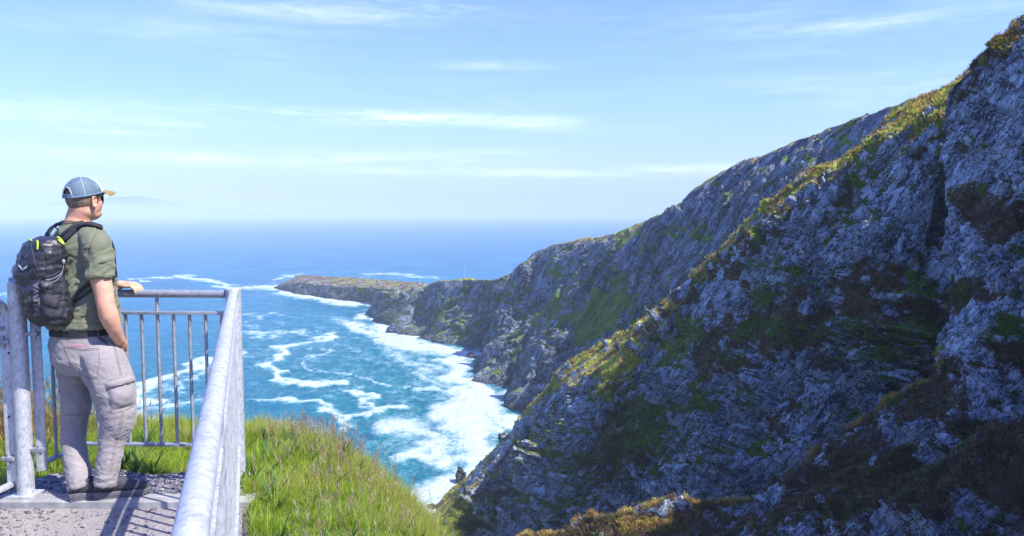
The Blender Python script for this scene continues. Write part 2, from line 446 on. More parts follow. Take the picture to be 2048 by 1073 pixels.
# the low islet beyond it, a tilted slab of rock with thin turf
def islet():
    ncol, nrow = 360, 150
    # outline stations along its length: (px, far py, near-top py, waterline py)
    st = [(548, 575, 576, 578), (575, 566, 570, 583), (600, 553, 564, 590), (625, 549, 566, 594), (660, 549, 569, 600), (700, 552, 571, 604), (745, 556, 575, 606), (790, 560, 580, 608), (830, 566, 578, 610), (870, 572, 576, 612)]
    rows = [[], [], [], [], [], []]
    for i, (px, yf, yn, yw) in enumerate(st):
        w = PZ(px, yw, SEA)
        zt = SEA+np.interp(px, [548, 600, 700, 745, 870], [1, 15, 18, 19, 26])
        nt = PZ(px, yn, zt); 
        ft = PZ(px, yf, zt+1 if i else zt)
        ft = nt+(ft-nt)*min(1.0, 90/max(1, np.linalg.norm(ft-nt)))
        rows[0].append(w+np.array([0, -10, -8])); rows[1].append(w+np.array([0, 0, 1.0])); rows[2].append(nt*.55+w*.45+np.array([0, 0, 1.5])); rows[3].append(nt)
        rows[4].append(ft); rows[5].append(ft+np.array([0, 60, -34]))
    o, G, V, _ = make_sheet('rocky_islet', rows, ncol, nrow, .5, 1.5, M_islet, [.4, .6, .8, .5, .25, .3],
        [(740, 562, 95, 6, 6, 1), (680, 556, 60, 4, 3, .8), (810, 572, 60, 5, 4, .8)], [], [(740, 562, 130, 12, 6, 1)], [], .25, crestw=[8, 30, 30, 30, 40])
    return o
M_islet = rock_material('islet_rock', ((.1, .095, .095), (.34, .32, .3)), .4, .5, wet=True)
islet()

# ------------------------------------------------------------------ middle ridge (C)
M_mid = rock_material('ridge_rock', ((.085, .112, .165), (.5, .59, .72)), 1.0, 1.0)
crC = [(840, 1075, 262), (868, 1022, 256), (900, 985, 250), (945, 950, 245), (1000, 887, 238), (1060, 832, 231), (1112, 772, 224), (1148, 724, 217), (1250, 664, 204), (1320, 620, 195), (1400, 546, 183),
       (1490, 465, 171), (1560, 402, 161), (1640, 335, 151), (1715, 304, 143), (1765, 248, 138), (1830, 208, 133), (1888, 184, 128), (2000, 120, 122), (2300, 0, 108)]
wid = [4, 6, 12, 18, 19, 10, 6, 10, 16, 12, 7, 7, 10, 12, 11, 13, 15, 14, 8, 5]      # width of the sunny shoulder under the crest
flo = [-104, -103, -101, -99, -98, -97, -96, -95, -94, -92, -90, -87, -83, -80, -76, -72, -70, -66, -62, -58]
rows = [[] for _ in range(9)]
for (px, py, Y), w, zf in zip(crC, wid, flo):
    cr = P(px, py, Y); n = nvec(-.88, -.47); bk = -n
    sh = cr+nvec(-.45, -.89)*w*1.3+np.array([0, 0, -w*.56])
    h = max(1.0, sh[2]-zf); d = h/2.15
    rows[0].append(cr+bk*130+np.array([0, 0, min(-30, SEA-4-cr[2])]))
    rows[1].append(cr+bk*26+np.array([0, 0, -17]))
    rows[2].append(cr+bk*3+np.array([0, 0, -.9]))
    rows[3].append(cr)
    rows[4].append(sh)
    rows[5].append(sh+n*d*.25+np.array([0, 0, -h*.4]))
    rows[6].append(sh+n*d*.6+np.array([0, 0, -h*.75]))
    rows[7].append(sh+n*(d+4)+np.array([0, 0, -h]))
    rows[8].append(sh+n*(d+60)+np.array([0, 0, -h-3 if zf > -100 else -h-6]))
vegC = [(1215, 700, 70, 38, -35, 1), (1240, 745, 40, 30, -40, 1), (1290, 870, 75, 70, -50, .8), (1380, 700, 50, 60, -30, .75), (1120, 870, 60, 14, -30, .6), (1190, 960, 120, 40, -35, .5),
        (920, 1040, 60, 40, -40, .9), (1840, 225, 80, 18, -32, 1), (1450, 780, 60, 14, -10, .8), (1560, 660, 90, 20, -20, .7), (1400, 800, 40, 20, -30, .6), (1850, 570, 60, 24, -10, .6), (1130, 1010, 120, 40, -20, .5)]
heaC = [(1650, 640, 190, 60, -10, .95), (1700, 570, 150, 25, -20, .8), (1640, 320, 60, 22, -40, .9), (1560, 440, 70, 24, -45, .8), (1700, 420, 70, 30, -60, .6), (1500, 520, 60, 10, -40, .7), (1230, 880, 60, 60, -50, .6),
        (1400, 560, 90, 9, -42, .9), (1480, 700, 60, 50, 0, .8), (1290, 640, 60, 16, -35, .8), (1800, 640, 100, 40, 0, .8), (1180, 690, 40, 14, -35, .8), (1260, 960, 90, 40, -30, .5), (1540, 830, 60, 20, 0, .5), (1830, 330, 60, 20, 50, .5)]
sunturfC = [(1230, 715, 110, 70, -35, 1), (1010, 920, 110, 60, -38, .9), (1840, 225, 110, 30, -32, .8), (1400, 545, 140, 20, -42, .7), (1560, 430, 110, 22, -42, .5), (1660, 320, 60, 16, -30, .4), (900, 1040, 30, 40, -40, .6)]
licC = [(1040, 910, 90, 60, -35, 1.6), (1600, 540, 200, 70, -35, 1), (1750, 450, 120, 100, -40, 1), (1700, 780, 140, 40, 0, 1), (1450, 640, 60, 60, 0, .8), (1800, 320, 80, 50, 0, 1), (1400, 900, 90, 90, 0, .6)]
mid_ridge, GC, VC, HC2 = make_sheet('middle_ridge', rows, 1000, 560, .75, 1.0, M_mid, [.5, .4, .3, .22, .45, 1.1, 1.3, 1.0, .8], vegC, heaC, sunturfC, licC, .75,
    crest=(2.6, 4.05, 1.0), bare=[(1040, 905, 90, 50, -35, 1), (1290, 720, 60, 14, -35, .8), (1560, 470, 60, 10, -42, .7)], crestw=[8, 8, 6, 30, 70, 90, 70, 60], colw=[8, 8, 9, 10, 10, 10, 10, 14, 12, 14, 16, 14, 14, 13, 12, 12, 10, 10, 8])

# ------------------------------------------------------------------ near ridge and mountainside (D, E)
M_near = rock_material('near_crag_rock', ((.085, .112, .165), (.52, .62, .75)), 1.0, 1.7, fw=.5)
# profile stations: crest (silhouette) -> down to the gully in front
sil = [(1000, 1110, 92), (1110, 1075, 91), (1200, 1048, 91), (1330, 1022, 90), (1480, 1000, 89), (1535, 968, 89), (1600, 940, 88), (1645, 890, 88), (1735, 838, 87), (1800, 790, 87), (1893, 746, 88),
       (1912, 600, 93), (1900, 450, 98), (1886, 300, 102), (1889, 186, 106), (1950, 118, 104), (2010, 74, 102), (2050, 48, 100), (2200, -20, 102), (2500, -70, 108), (2900, -90, 114)]
ends = [(10, 60, -70), (14, 52, -66), (18, 46, -62), (22, 42, -58), (26, 38, -52), (30, 34, -46), (34, 30, -42), (38, 24, -38), (42, 18, -34), (46, 10, -28), (52, 0, -18),
        (58, -6, -6), (66, -10, 8), (72, -14, 20), (80, -18, 34), (88, -22, 48), (96, -26, 60), (104, -30, 66), (116, -36, 66), (130, -46, 66), (150, -60, 66)]
rows = [[] for _ in range(8)]
for i, ((px, py, Y), e) in enumerate(zip(sil, ends)):
    cr = P(px, py, Y); e = np.array(e, float)
    v = e-cr
    bk = nvec(.35, .94)
    if i < 11: bo = [bk*2+np.array([0, 0, -1.]), bk*12+np.array([0, 0, -14.]), bk*26+np.array([0, 0, -60.])]
    else:      bo = [nvec(.9, .4)*3, nvec(.95, .3)*30+np.array([0, 0, 6.]), nvec(.95, .3)*90+np.array([0, 0, 10.])]
    rows[0].append(cr+bo[2]); rows[1].append(cr+bo[1]); rows[2].append(cr+bo[0])
    rows[3].append(cr)
    sag = 0 if i > 10 else 1
    rows[4].append(cr+v*np.array([.1, .1, .09+.04*sag]))
    rows[5].append(cr+v*np.array([.33, .33, .42]))
    rows[6].append(cr+v*np.array([.66, .66, .8]))
    rows[7].append(e)
heaD = [(1700, 960, 150, 80, -30, .85), (1960, 600, 60, 30, -20, .8), (1985, 420, 60, 40, -30, .9), (2030, 950, 130, 110, 0, .95), (1800, 1000, 140, 90, -20, .9), (1890, 820, 60, 60, 0, .7), (1350, 1045, 180, 18, -5, 1), (1250, 1070, 200, 30, -5, .9),
        (1700, 850, 120, 16, -32, 1), (1850, 770, 80, 14, -28, 1), (1990, 110, 60, 16, -38, .9), (1930, 170, 40, 16, -45, .7), (2020, 720, 60, 30, -20, .7), (1560, 990, 60, 14, -30, .9), (1950, 520, 30, 20, 0, .6), (1900, 950, 100, 80, 0, .8)]
vegD = [(1995, 95, 60, 10, -38, 1), (1320, 1055, 60, 14, -20, .8), (1880, 900, 40, 60, 0, .6), (2030, 660, 40, 20, -10, .8), (1720, 1010, 90, 30, 0, .4), (2000, 690, 40, 14, 0, .6), (1925, 860, 24, 40, 0, .7)]
sunturfD = [(1995, 95, 80, 16, -38, 1), (1330, 1050, 260, 26, -5, .9), (1640, 900, 160, 14, -32, .8)]
licD = [(1960, 300, 90, 130, 0, 1), (1960, 560, 80, 60, 0, 1), (1940, 720, 60, 60, 0, 1), (1850, 1000, 20, 90, 8, 1), (1990, 780, 60, 60, 0, .9)]
near_crag, GD, VD, HD = make_sheet('near_mountainside', rows, 1000, 640, .6, .75, M_near, [.5, .5, .4, .35, .8, 1.3, 1.3, 1], vegD, heaD, sunturfD, licD, .35,
    crest=(2.6, 3.2, .8), ccol=10.2, crestw=[6, 6, 4, 16, 90, 70, 30], colw=[8, 9, 10, 12, 7, 8, 8, 9, 9, 10, 12, 12, 12, 10, 9, 8, 7, 14, 10, 8])
# ------------------------------------------------------------------ sea: one sheet to the horizon
def sea():
    na, nr = 1000, 640
    az = np.radians(np.linspace(-60, 60, na)); r = np.exp(np.linspace(math.log(105), math.log(70000), nr))
    R, A = np.meshgrid(r, az, indexing='ij')
    X, Y = R*np.sin(A), R*np.cos(A)
    G = np.stack([X, Y, np.full_like(X, SEA)], -1)
    px, py = project(G)
    # surf: streaks and sheets, laid on the water where the swell breaks against this shore
    w = fbm(np.stack([X/60, Y/60, 0*X], -1), 4)
    w2 = fbm(np.stack([X/60+40, Y/60, 0*X], -1), 4)
    sc = np.clip((py-428)/170, .15, 3)
    w3 = fbm(np.stack([X/11, Y/14, 0*X+9], -1), 4); w4 = fbm(np.stack([X/11+50, Y/14, 0*X+9], -1), 4)
    qx, qy = px+(w*55+w3*15)*sc, py+(w2*15+w4*8)*sc
    def line(pts, width, s=1.0):
        d = np.full(px.shape, 1e9); 
        for (a, b, wa), (c, e, wb) in zip(pts[:-1], pts[1:]):
            ux, uy = c-a, (e-b)*2.0
            t = np.clip(((qx-a)*ux+(qy-b)*2.0*uy)/(ux*ux+uy*uy), 0, 1)
            dd = np.hypot(qx-a-ux*t, (qy-b)*2.0-uy*t)/(wa+(wb-wa)*t)
            d = np.minimum(d, dd)
        return s*np.exp(-(d/width)**2)
    F = np.zeros_like(px)
    L = [
      ([(270, 562, 3), (330, 555, 3), (372, 552, 5), (395, 560, 8), (430, 568, 7), (480, 575, 6), (560, 578, 9)], 1.6, 1),
      ([(545, 560, 4), (590, 552, 3), (600, 556, 3)], 2, .8), ([(720, 549, 4), (800, 550, 4), (880, 556, 4)], 1.8, .8),
      ([(548, 575, 8), (620, 598, 10), (700, 608, 10), (745, 612, 8)], 1.7, 1.2),
      ([(490, 640, 4), (520, 632, 5), (560, 628, 3)], 1.4, .7),
      ([(488, 665, 5), (560, 672, 6), (620, 668, 4)], 1.5, .8),
      ([(660, 680, 9), (600, 692, 9), (540, 712, 10), (515, 735, 10), (560, 755, 8), (620, 770, 8), (690, 775, 6)], 1.5, 1.15),
      ([(670, 700, 5), (630, 715, 5), (625, 740, 5), (680, 755, 5), (760, 775, 5), (880, 780, 5)], 1.4, .8),
      ([(740, 790, 7), (705, 795, 9), (710, 805, 9), (735, 815, 7)], 1.6, 1.1),
      ([(640, 838, 8), (700, 828, 9), (780, 812, 8), (820, 812, 4)], 1.5, 1.05),
      ([(490, 715, 8), (430, 722, 10), (370, 740, 13), (320, 765, 12), (275, 790, 14), (240, 815, 14)], 1.6, 1.15),
      ([(440, 740, 5), (390, 755, 7), (350, 780, 8)], 1.6, .8),
      ([(450, 780, 5), (400, 790, 8), (330, 800, 8), (280, 830, 12), (330, 850, 14), (420, 842, 9)], 1.7, .9),
      ([(500, 800, 6), (560, 800, 8), (620, 815, 9), (660, 850, 12)], 1.6, .9),
      ([(0, 588, 4), (20, 588, 4)], 2, .8), ([(690, 650, 14), (740, 665, 16), (800, 690, 20), (860, 700, 24), (940, 712, 22)], 1.5, 1.05),
      ([(720, 630, 10), (770, 655, 12), (830, 690, 16), (900, 705, 16), (970, 706, 14)], 1.5, 1.2),
      ([(940, 712, 22), (900, 740, 26), (920, 780, 26), (960, 820, 30), (1010, 850, 26)], 1.5, 1.15),
      ([(1020, 780, 20), (980, 790, 20), (1010, 830, 20), (1045, 850, 20)], 1.5, .75),
      ([(880, 780, 20), (930, 830, 36), (940, 900, 50), (890, 960, 50), (870, 1010, 50)], 1.4, 1.2),
      ([(760, 850, 20), (830, 860, 36), (850, 900, 40), (800, 930, 20)], 1.4, .95),
      ([(620, 650, 4), (680, 690, 6), (760, 720, 8), (820, 745, 8)], 1.4, .5),
      ([(780, 700, 12), (840, 730, 18), (860, 770, 16)], 1.4, .7),
      ([(560, 640, 5), (640, 636, 6), (700, 640, 6)], 1.5, .5), ([(430, 640, 4), (470, 650, 6), (520, 655, 4)], 1.5, .6),
      ([(1050, 470, 2), (1150, 474, 2)], 1.6, .45), ([(500, 475, 2), (560, 472, 2)], 1.6, .3), ([(980, 445, 1.5), (1100, 452, 1.5)], 1.6, .3)]
    for pts, wd, s in L: F = np.maximum(F, line(pts, wd, s*1.18))
    # thin lace of old foam inside the bay
    bay = blobs(px, py, [(700, 720, 330, 120, 8, .9), (900, 850, 240, 160, 20, 1), (380, 790, 220, 90, -10, .8), (620, 590, 200, 40, 0, .8), (960, 740, 120, 90, 0, 1)])
    lx, ly = X/26, Y/36
    lace = 1-np.abs(fbm(np.stack([lx+w*2, ly+w2*2, 0*X+3], -1), 4))*5.2
    lace2 = 1-np.abs(fbm(np.stack([lx*2.3+w*2, ly*2.3, 0*X+8], -1), 3))*4.5
    F = np.maximum(F, np.clip(lace, 0, 1)*.60*bay); F = np.maximum(F, np.clip(lace2, 0, 1)*.5*bay)
    sw = .9*fbm(np.stack([X/16, Y/22, 0*X], -1), 3)+.5*fbm(np.stack([X/5, Y/7, 0*X+5], -1), 3)+F*.8
    G[..., 2] += sw*np.clip(800/R, 0, 1)*.9
    shallow = np.clip(blobs(px, py, [(900, 880, 420, 200, 10, 1), (760, 760, 420, 130, 5, .9), (400, 800, 460, 130, 0, .65), (650, 640, 330, 60, 0, .45), (300, 900, 500, 200, 0, .8)]), 0, 1)
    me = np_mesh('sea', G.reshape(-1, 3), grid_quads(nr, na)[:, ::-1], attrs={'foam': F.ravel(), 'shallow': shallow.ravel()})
    m, t, b, out = mat('sea_water')
    pos = t.geo()
    fo = t.attr('foam'); sh = t.attr('shallow')
    n1 = t.noise(t.mapping(pos, sc=(1, .8, 1)), .16, 6, .66, .8)
    n2 = t.noise(pos, .6, 5, .7, .3)
    n3 = t.noise(t.mapping(pos, rot=(0, 0, .5), sc=(1, .5, 1)), .45, 6, .7, 1.2)
    hole = t.math('MULTIPLY', t.step(t.math('ABSOLUTE', t.math('SUBTRACT', n3, .5)), .0, .09), .0)
    fm = t.math('ADD', fo, t.math('ADD', t.math('MULTIPLY', t.math('SUBTRACT', n1, .5), 1.35), t.math('MULTIPLY', t.math('SUBTRACT', n2, .5), 1.15)))
    web = t.math('MULTIPLY', t.step(t.math('ABSOLUTE', t.math('SUBTRACT', n3, .5)), .05, .0), .28)
    thin = t.math('MULTIPLY', t.step(fm, .2, .55), web)
    fmask = t.math('MAXIMUM', t.math('MULTIPLY', t.step(fm, .34, 1.3), t.math('ADD', .6, t.math('MULTIPLY', n3, .75))), thin, clamp=True)
    soft = t.step(fm, .0, .9)
    nb = t.noise(t.mapping(pos, sc=(1, .35, 1), rot=(0, 0, .2)), .012, 5, .6)
    deep = t.mix(t.step(nb, .3, .7), (.0, .085, .19, 1), (.0, .13, .25, 1))
    teal = t.mix(t.step(n1, .3, .7), (.0, .085, .12, 1), (.0, .15, .175, 1))
    wcol = t.mix(sh, deep, teal)
    wcol = t.mix(t.math('MULTIPLY', t.math('POWER', soft, 2.0), .5), wcol, (.03, .26, .30, 1))
    col = t.mix(fmask, wcol, (.45, .52, .55, 1))
    t.link(col, b.inputs['Base Color'])
    t.link(t.math('ADD', t.math('MULTIPLY', fmask, .5), .28), b.inputs['Roughness'])
    b.inputs['IOR'].default_value = 1.33; b.inputs['Specular IOR Level'].default_value = .12
    wv1 = t.noise(t.mapping(pos, sc=(1, .7, 1), rot=(0, 0, .3)), .22, 5, .65, .6)
    wv2 = t.noise(t.mapping(pos, sc=(1, .6, 1), rot=(0, 0, -.3)), .05, 4, .6, .4)
    wv3 = t.noise(pos, .012, 3, .6, .4)
    hh = t.math('ADD', t.math('MULTIPLY', wv1, .8), t.math('ADD', t.math('MULTIPLY', wv2, 2.6), t.math('MULTIPLY', wv3, 5)))
    t.link(t.bump(hh, .8, 1.6), b.inputs['Normal'])
    o = link('sea', me, m); tag(o, kind='structure')
sea()

# ------------------------------------------------------------------ faint mountains across the bay
def far_hills():
    m, t, b, out = mat('distant_land')
    t.link(t.ramp(t.noise(t.geo(), .0006, 5, .6), [(.3, (.06, .08, .05)), (.7, (.13, .14, .1))]), b.inputs['Base Color']); b.inputs['Roughness'].default_value = .9
    n = 300
    for name, D, prof in (('distant_mountain', 24000, [(-200, 428), (-60, 418), (60, 414), (130, 400), (190, 399), (250, 393), (290, 393), (330, 402), (400, 413), (460, 419), (520, 422), (640, 426), (760, 431)]),
                          ('distant_coast', 30000, [(640, 431), (760, 424), (860, 426), (1000, 422), (1080, 425), (1200, 423), (1300, 430)])):
        xs = np.linspace(prof[0][0], prof[-1][0], n)
        ys = np.interp(xs, [p[0] for p in prof], [p[1] for p in prof])
        ys = ys+fbm(np.stack([xs/40, 0*xs, 0*xs], -1), 4)*3
        rows = []
        for k, f in enumerate((0, .35, .7, 1, .6, 0)):
            Yd = D-3000+k*1100
            top = np.array([P(x, y, D) for x, y in zip(xs, ys)])
            q = top.copy(); q[:, 1] = Yd; q[:, 0] = top[:, 0]*Yd/D; q[:, 2] = SEA-30+(top[:, 2]-SEA+30)*f
            q[:, 2] += fbm(q/900, 4)*120*f*(k != 3)
            rows.append(q)
        me = np_mesh(name, np.array(rows).reshape(-1, 3), grid_quads(6, n)); o = link(name, me, m); tag(o, kind='structure')
far_hills()
# ------------------------------------------------------------------ platform, kerb, clifftop turf
EDGE = np.array([(-14, 8.6), (-9, 8.0), (-6, 7.3), (-3.5, 6.9), (-2.6, 6.6), (-2.05, 6.6), (-1.62, 6.2), (-1.25, 5.76), (-.95, 5.25), (-.72, 4.8), (-.52, 4.35), (-.36, 3.95), (-.05, 3.0), (.25, 1.8), (.9, 0), (2.4, -3), (6, -8), (14, -14)])
def edge_signed(x, y):
    """distance to the cliff edge, positive over the drop"""
    d = np.full(np.shape(x), 1e9); sg = np.zeros(np.shape(x))
    for (a, b), (c, e) in zip(EDGE[:-1], EDGE[1:]):
        ux, uy = c-a, e-b; L = ux*ux+uy*uy
        t = np.clip(((x-a)*ux+(y-b)*uy)/L, 0, 1); px, py = x-a-ux*t, y-b-uy*t
        dd = np.hypot(px, py); cr = ux*py-uy*px
        m = dd < d; d = np.where(m, dd, d); sg = np.where(m, np.where(cr > 0, 1.0, -1.0), sg)
    return d*sg
def rail_x(y): return (-.0917-.334*y)/.9426
def plateau(x, y):
    z = Z0-.02-.10*np.clip(y-4.1, 0, 50)-.12*np.clip(x-rail_x(np.clip(y, -9, 4.4))-.05, 0, 9)
    z = z-.06*sstep(y, 4.0, 4.15)*sstep(-x, 1.4, 1.8)+.05
    return z
def on_path(x, y):
    return (y < 3.93) & (x < rail_x(y)+.06) & (x > -2.95-.25*(4.02-y))
def on_gravel(x, y):
    a = (y < 4.66+.06*np.sin(x*9)) & (y >= 3.93) & (x > -2.92) & (x < rail_x(np.minimum(y, 4.5))+.03)
    b = (y < -9) & (x >= rail_x(y)+.04) & (x < rail_x(y)+.085+.03*np.sin(y*11)+.02*np.sin(y*37))
    return a | b
def ground_z(x, y):
    x = np.asarray(x, float); y = np.asarray(y, float)
    e = edge_signed(x, y)
    w = fbm(np.stack([x/1.3, y/1.3, 0*x], -1), 3)*.10+fbm(np.stack([x/.35, y/.35, 0*x+4], -1), 2)*.03
    flat = np.where(on_path(x, y) | on_gravel(x, y), 0, 1.0)
    z = plateau(x, y)+w*flat*sstep(np.abs(x-rail_x(np.minimum(y, 4.5))), 0, .5)
    z = np.where(on_path(x, y), Z0-.03, z)
    drop = np.where(e > -.5, np.where(e < .5, .5*1.45*(e+.5)**2, 1.45*e), 0)
    return z-drop, e
def terrain():
    nt, nr = 900, 330
    th = np.linspace(0, 2*math.pi, nt, endpoint=False)
    rr = np.concatenate([np.linspace(0.02, 6.5, 220), np.exp(np.linspace(math.log(6.55), math.log(170), nr-220))])
    R, T = np.meshgrid(rr, th, indexing='ij')
    x = -2.6+R*np.cos(T); y = 3.0+R*np.sin(T)
    z, e = ground_z(x, y)
    far = sstep(e, 1.5, 8)
    z = z+far*(ridged(np.stack([x/9, y/9, z/9], -1), 4)*1.8+fbm(np.stack([x/2, y/2, z/2], -1), 3)*.6)
    # hinterland behind the viewer climbs gently
    z = z+np.where(e < 0, 1, 0)*.12*np.clip(-y-2, 0, 200)
    z = np.maximum(z, SEA-6)
    G = np.stack([x, y, z], -1)
    Q = grid_quads(nr, nt); 
    wrap = np.stack([np.arange(nr-1)*nt+nt-1, np.arange(nr-1)*nt, (np.arange(nr-1)+1)*nt, (np.arange(nr-1)+1)*nt+nt-1], -1)
    Q = np.concatenate([Q, wrap])
    grav = np.where(on_gravel(x, y) | on_path(x, y), 1.0, 0)
    me = np_mesh('turf_ground', G.reshape(-1, 3), Q, attrs={'grav': grav.ravel(), 'cliff': far.ravel()})
    m, t, b, out = mat('turf_soil'); pos = t.geo()
    n = t.noise(pos, 9, 6, .65); n2 = t.noise(pos, 60, 4, .7); n3 = t.noise(pos, .5, 6, .7)
    g = t.ramp(n, [(.3, (.03, .05, .01)), (.55, (.08, .12, .02)), (.75, (.16, .15, .05))])
    gr = t.ramp(n2, [(.3, (.08, .07, .09)), (.6, (.26, .24, .28))])
    rk = t.ramp(n3, [(.35, (.05, .055, .07)), (.6, (.2, .2, .22))])
    c = t.mix(t.attr('grav'), g, gr); c = t.mix(t.step(t.math('ADD', t.attr('cliff'), t.math('MULTIPLY', n3, .4)), .6, .8), c, rk)
    t.link(c, b.inputs['Base Color']); b.inputs['Roughness'].default_value = .9
    t.link(t.bump(n2, .6, .01), b.inputs['Normal'])
    o = link('turf_ground', me, m); tag(o, kind='structure')
terrain()

def path_slab():
    n = 90
    # path of bonded slate chippings in front of the kerb
    ys = np.linspace(-3, 3.905, n); us = np.linspace(0, 1, 60)
    V = []
    for y in ys:
        x0 = -3.6-.2*(4-y); x1 = rail_x(y)+.03
        for u in us: V.append((x0+(x1-x0)*u, y, Z0+.002*math.sin(u*9+y*3)))
    me = np_mesh('gravel_path', np.array(V), grid_quads(n, 60))
    m, t, b, out = mat('bonded_chippings'); pos = t.geo()
    v = t.add('ShaderNodeTexVoronoi'); t.link(pos, v.inputs['Vector']); v.inputs['Scale'].default_value = 75
    v2 = t.add('ShaderNodeTexVoronoi'); t.link(pos, v2.inputs['Vector']); v2.inputs['Scale'].default_value = 190
    big = t.noise(pos, 2.2, 5, .6)
    sep = t.add('ShaderNodeSeparateColor'); t.link(v.outputs['Color'], sep.inputs[0])
    c = t.ramp(sep.outputs[0], [(.0, (.2, .18, .165)), (.45, (.27, .245, .225)), (.8, (.33, .3, .27)), (1, (.4, .37, .34))])
    c2 = t.mix(t.step(big, .42, .62), (.31, .275, .235, 1), (.22, .19, .205, 1))
    c = t.mix(.5, c, c2)
    t.link(c, b.inputs['Base Color']); b.inputs['Roughness'].default_value = .85
    h = t.math('ADD', v.outputs['Distance'], t.math('MULTIPLY', v2.outputs['Distance'], .5))
    t.link(t.bump(h, .7, .008), b.inputs['Normal'])
    o = link('gravel_path', me, m); tag(o, kind='structure')
path_slab()

def box_bm(bm, c, s, rot=None, bev=0):
    r = bmesh.ops.create_cube(bm, size=1)
    vs = r['verts']
    M = Matrix.Translation(Vector(c)) @ (rot.to_4x4() if rot is not None else Matrix.Identity(4)) @ Matrix.Diagonal((*s, 1))
    bmesh.ops.transform(bm, matrix=M, verts=vs)
    if bev:
        es = list({e for v in vs for e in v.link_edges}); bmesh.ops.bevel(bm, geom=es, offset=bev, segments=2, affect='EDGES', profile=.6)
def bm_obj(name, bm, m, parent=None, smooth=True, ang=40):
    me = bpy.data.meshes.new(name); bm.to_mesh(me); bm.free()
    if smooth:
        me.polygons.foreach_set('use_smooth', np.ones(len(me.polygons), dtype=bool))
        me.set_sharp_from_angle(angle=math.radians(ang))
    return link(name, me, m, parent)
def tube_bm(bm, pts, r, seg=16, cap=True):
    pts = [Vector(p) for p in pts]; rr = r if hasattr(r, '__len__') else [r]*len(pts)
    rings = []; prev = None
    for i, p in enumerate(pts):
        tg = (pts[min(i+1, len(pts)-1)]-pts[max(i-1, 0)]).normalized()
        if prev is None:
            a = tg.cross(Vector((0, 0, 1)))
            if a.length < .05: a = tg.cross(Vector((1, 0, 0)))
            a.normalize()
        else: a = (prev-tg*prev.dot(tg)).normalized()
        prev = a; bb = tg.cross(a)
        rings.append([bm.verts.new(p+(a*math.cos(2*math.pi*k/seg)+bb*math.sin(2*math.pi*k/seg))*rr[i]) for k in range(seg)])
    for A, B in zip(rings[:-1], rings[1:]):
        for k in range(seg): bm.faces.new((A[k], A[(k+1) % seg], B[(k+1) % seg], B[k]))
    if cap: bm.faces.new(rings[0][::-1]); bm.faces.new(rings[-1])

# kerb the posts stand on
M_conc = simple('weathered_concrete', (.3, .295, .285), .85, var=.3, scale=14, bump=.6, bscale=150)
def kerb():
    bm = bmesh.new(); box_bm(bm, (-2.11, 3.965, Z0-.04), (1.40, .13, .15), bev=.006)
    o = bm_obj('concrete_kerb', bm, M_conc)
    tag(o, 'low pale concrete kerb under the hiker\'s shoes, at the end of the gravel path', 'kerb')
kerb()

# ------------------------------------------------------------------ grass
def blade_material(name, trans=.48):
    m, t, b, out = mat(name)
    a = t.attr('col', 'Color')
    t.link(a, b.inputs['Base Color']); b.inputs['Roughness'].default_value = .55; b.inputs['Specular IOR Level'].default_value = .35
    tr = t.add('ShaderNodeBsdfTranslucent'); t.link(a, tr.inputs[0])
    mx = t.add('ShaderNodeMixShader'); mx.inputs[0].default_value = trans
    t.link(b.outputs[0], mx.inputs[1]); t.link(tr.outputs[0], mx.inputs[2]); t.link(mx.outputs[0], out.inputs[0])
    return m
def blades(name, base, length, width, dirv, lean, curl, col0, col1, m, segs=3):
    n = len(base)
    ang = dirv; dx, dy = np.cos(ang), np.sin(ang)
    sx, sy = -dy, dx
    V = []; Cc = []
    for k in range(segs+1):
        f = k/segs
        h = length*f; off = (lean*f+curl*f*f)*length
        up = h*np.sqrt(np.clip(1-(lean+curl*f)**2*.6, .1, 1))
        c = base+np.stack([dx*off, dy*off, up], -1)
        w = width*(1-f)**.8*.5 if k < segs else 0*width
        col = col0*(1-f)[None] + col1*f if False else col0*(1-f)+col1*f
        if k < segs:
            V.append(c+np.stack([sx*w, sy*w, 0*w], -1)); V.append(c-np.stack([sx*w, sy*w, 0*w], -1)); Cc += [col, col]
        else: V.append(c); Cc.append(col)
    nv = len(V); V = np.stack(V, 1).reshape(-1, 3); Cc = np.stack(Cc, 1).reshape(-1, 3)
    tri = []
    for k in range(segs-1):
        a = 2*k; tri += [(a, a+1, a+3), (a, a+3, a+2)]
    a = 2*(segs-1); tri.append((a, a+1, a+2))
    T = (np.arange(n)[:, None, None]*nv+np.array(tri)[None]).reshape(-1, 3)
    me = np_mesh(name, V, T, attrs={'col': Cc})
    return link(name, me, m)
M_blade = blade_material('grass_blade')
def pick(cols, n, p): return np.array(cols)[rng.choice(len(cols), n, p=p)]
def scatter(n, x0, x1, y0, y1, emax=.9):
    x = rng.uniform(x0, x1, n); y = rng.uniform(y0, y1, n)
    z, e = ground_z(x, y)
    keep = (e < emax) & ~on_path(x, y) & ~on_gravel(x, y)
    px, py = project(np.stack([x, y, z], -1))
    keep &= (px > -160) & (px < 1000) & (py < 1250) & (py > 700)
    return x[keep], y[keep], z[keep], e[keep], px[keep], py[keep]
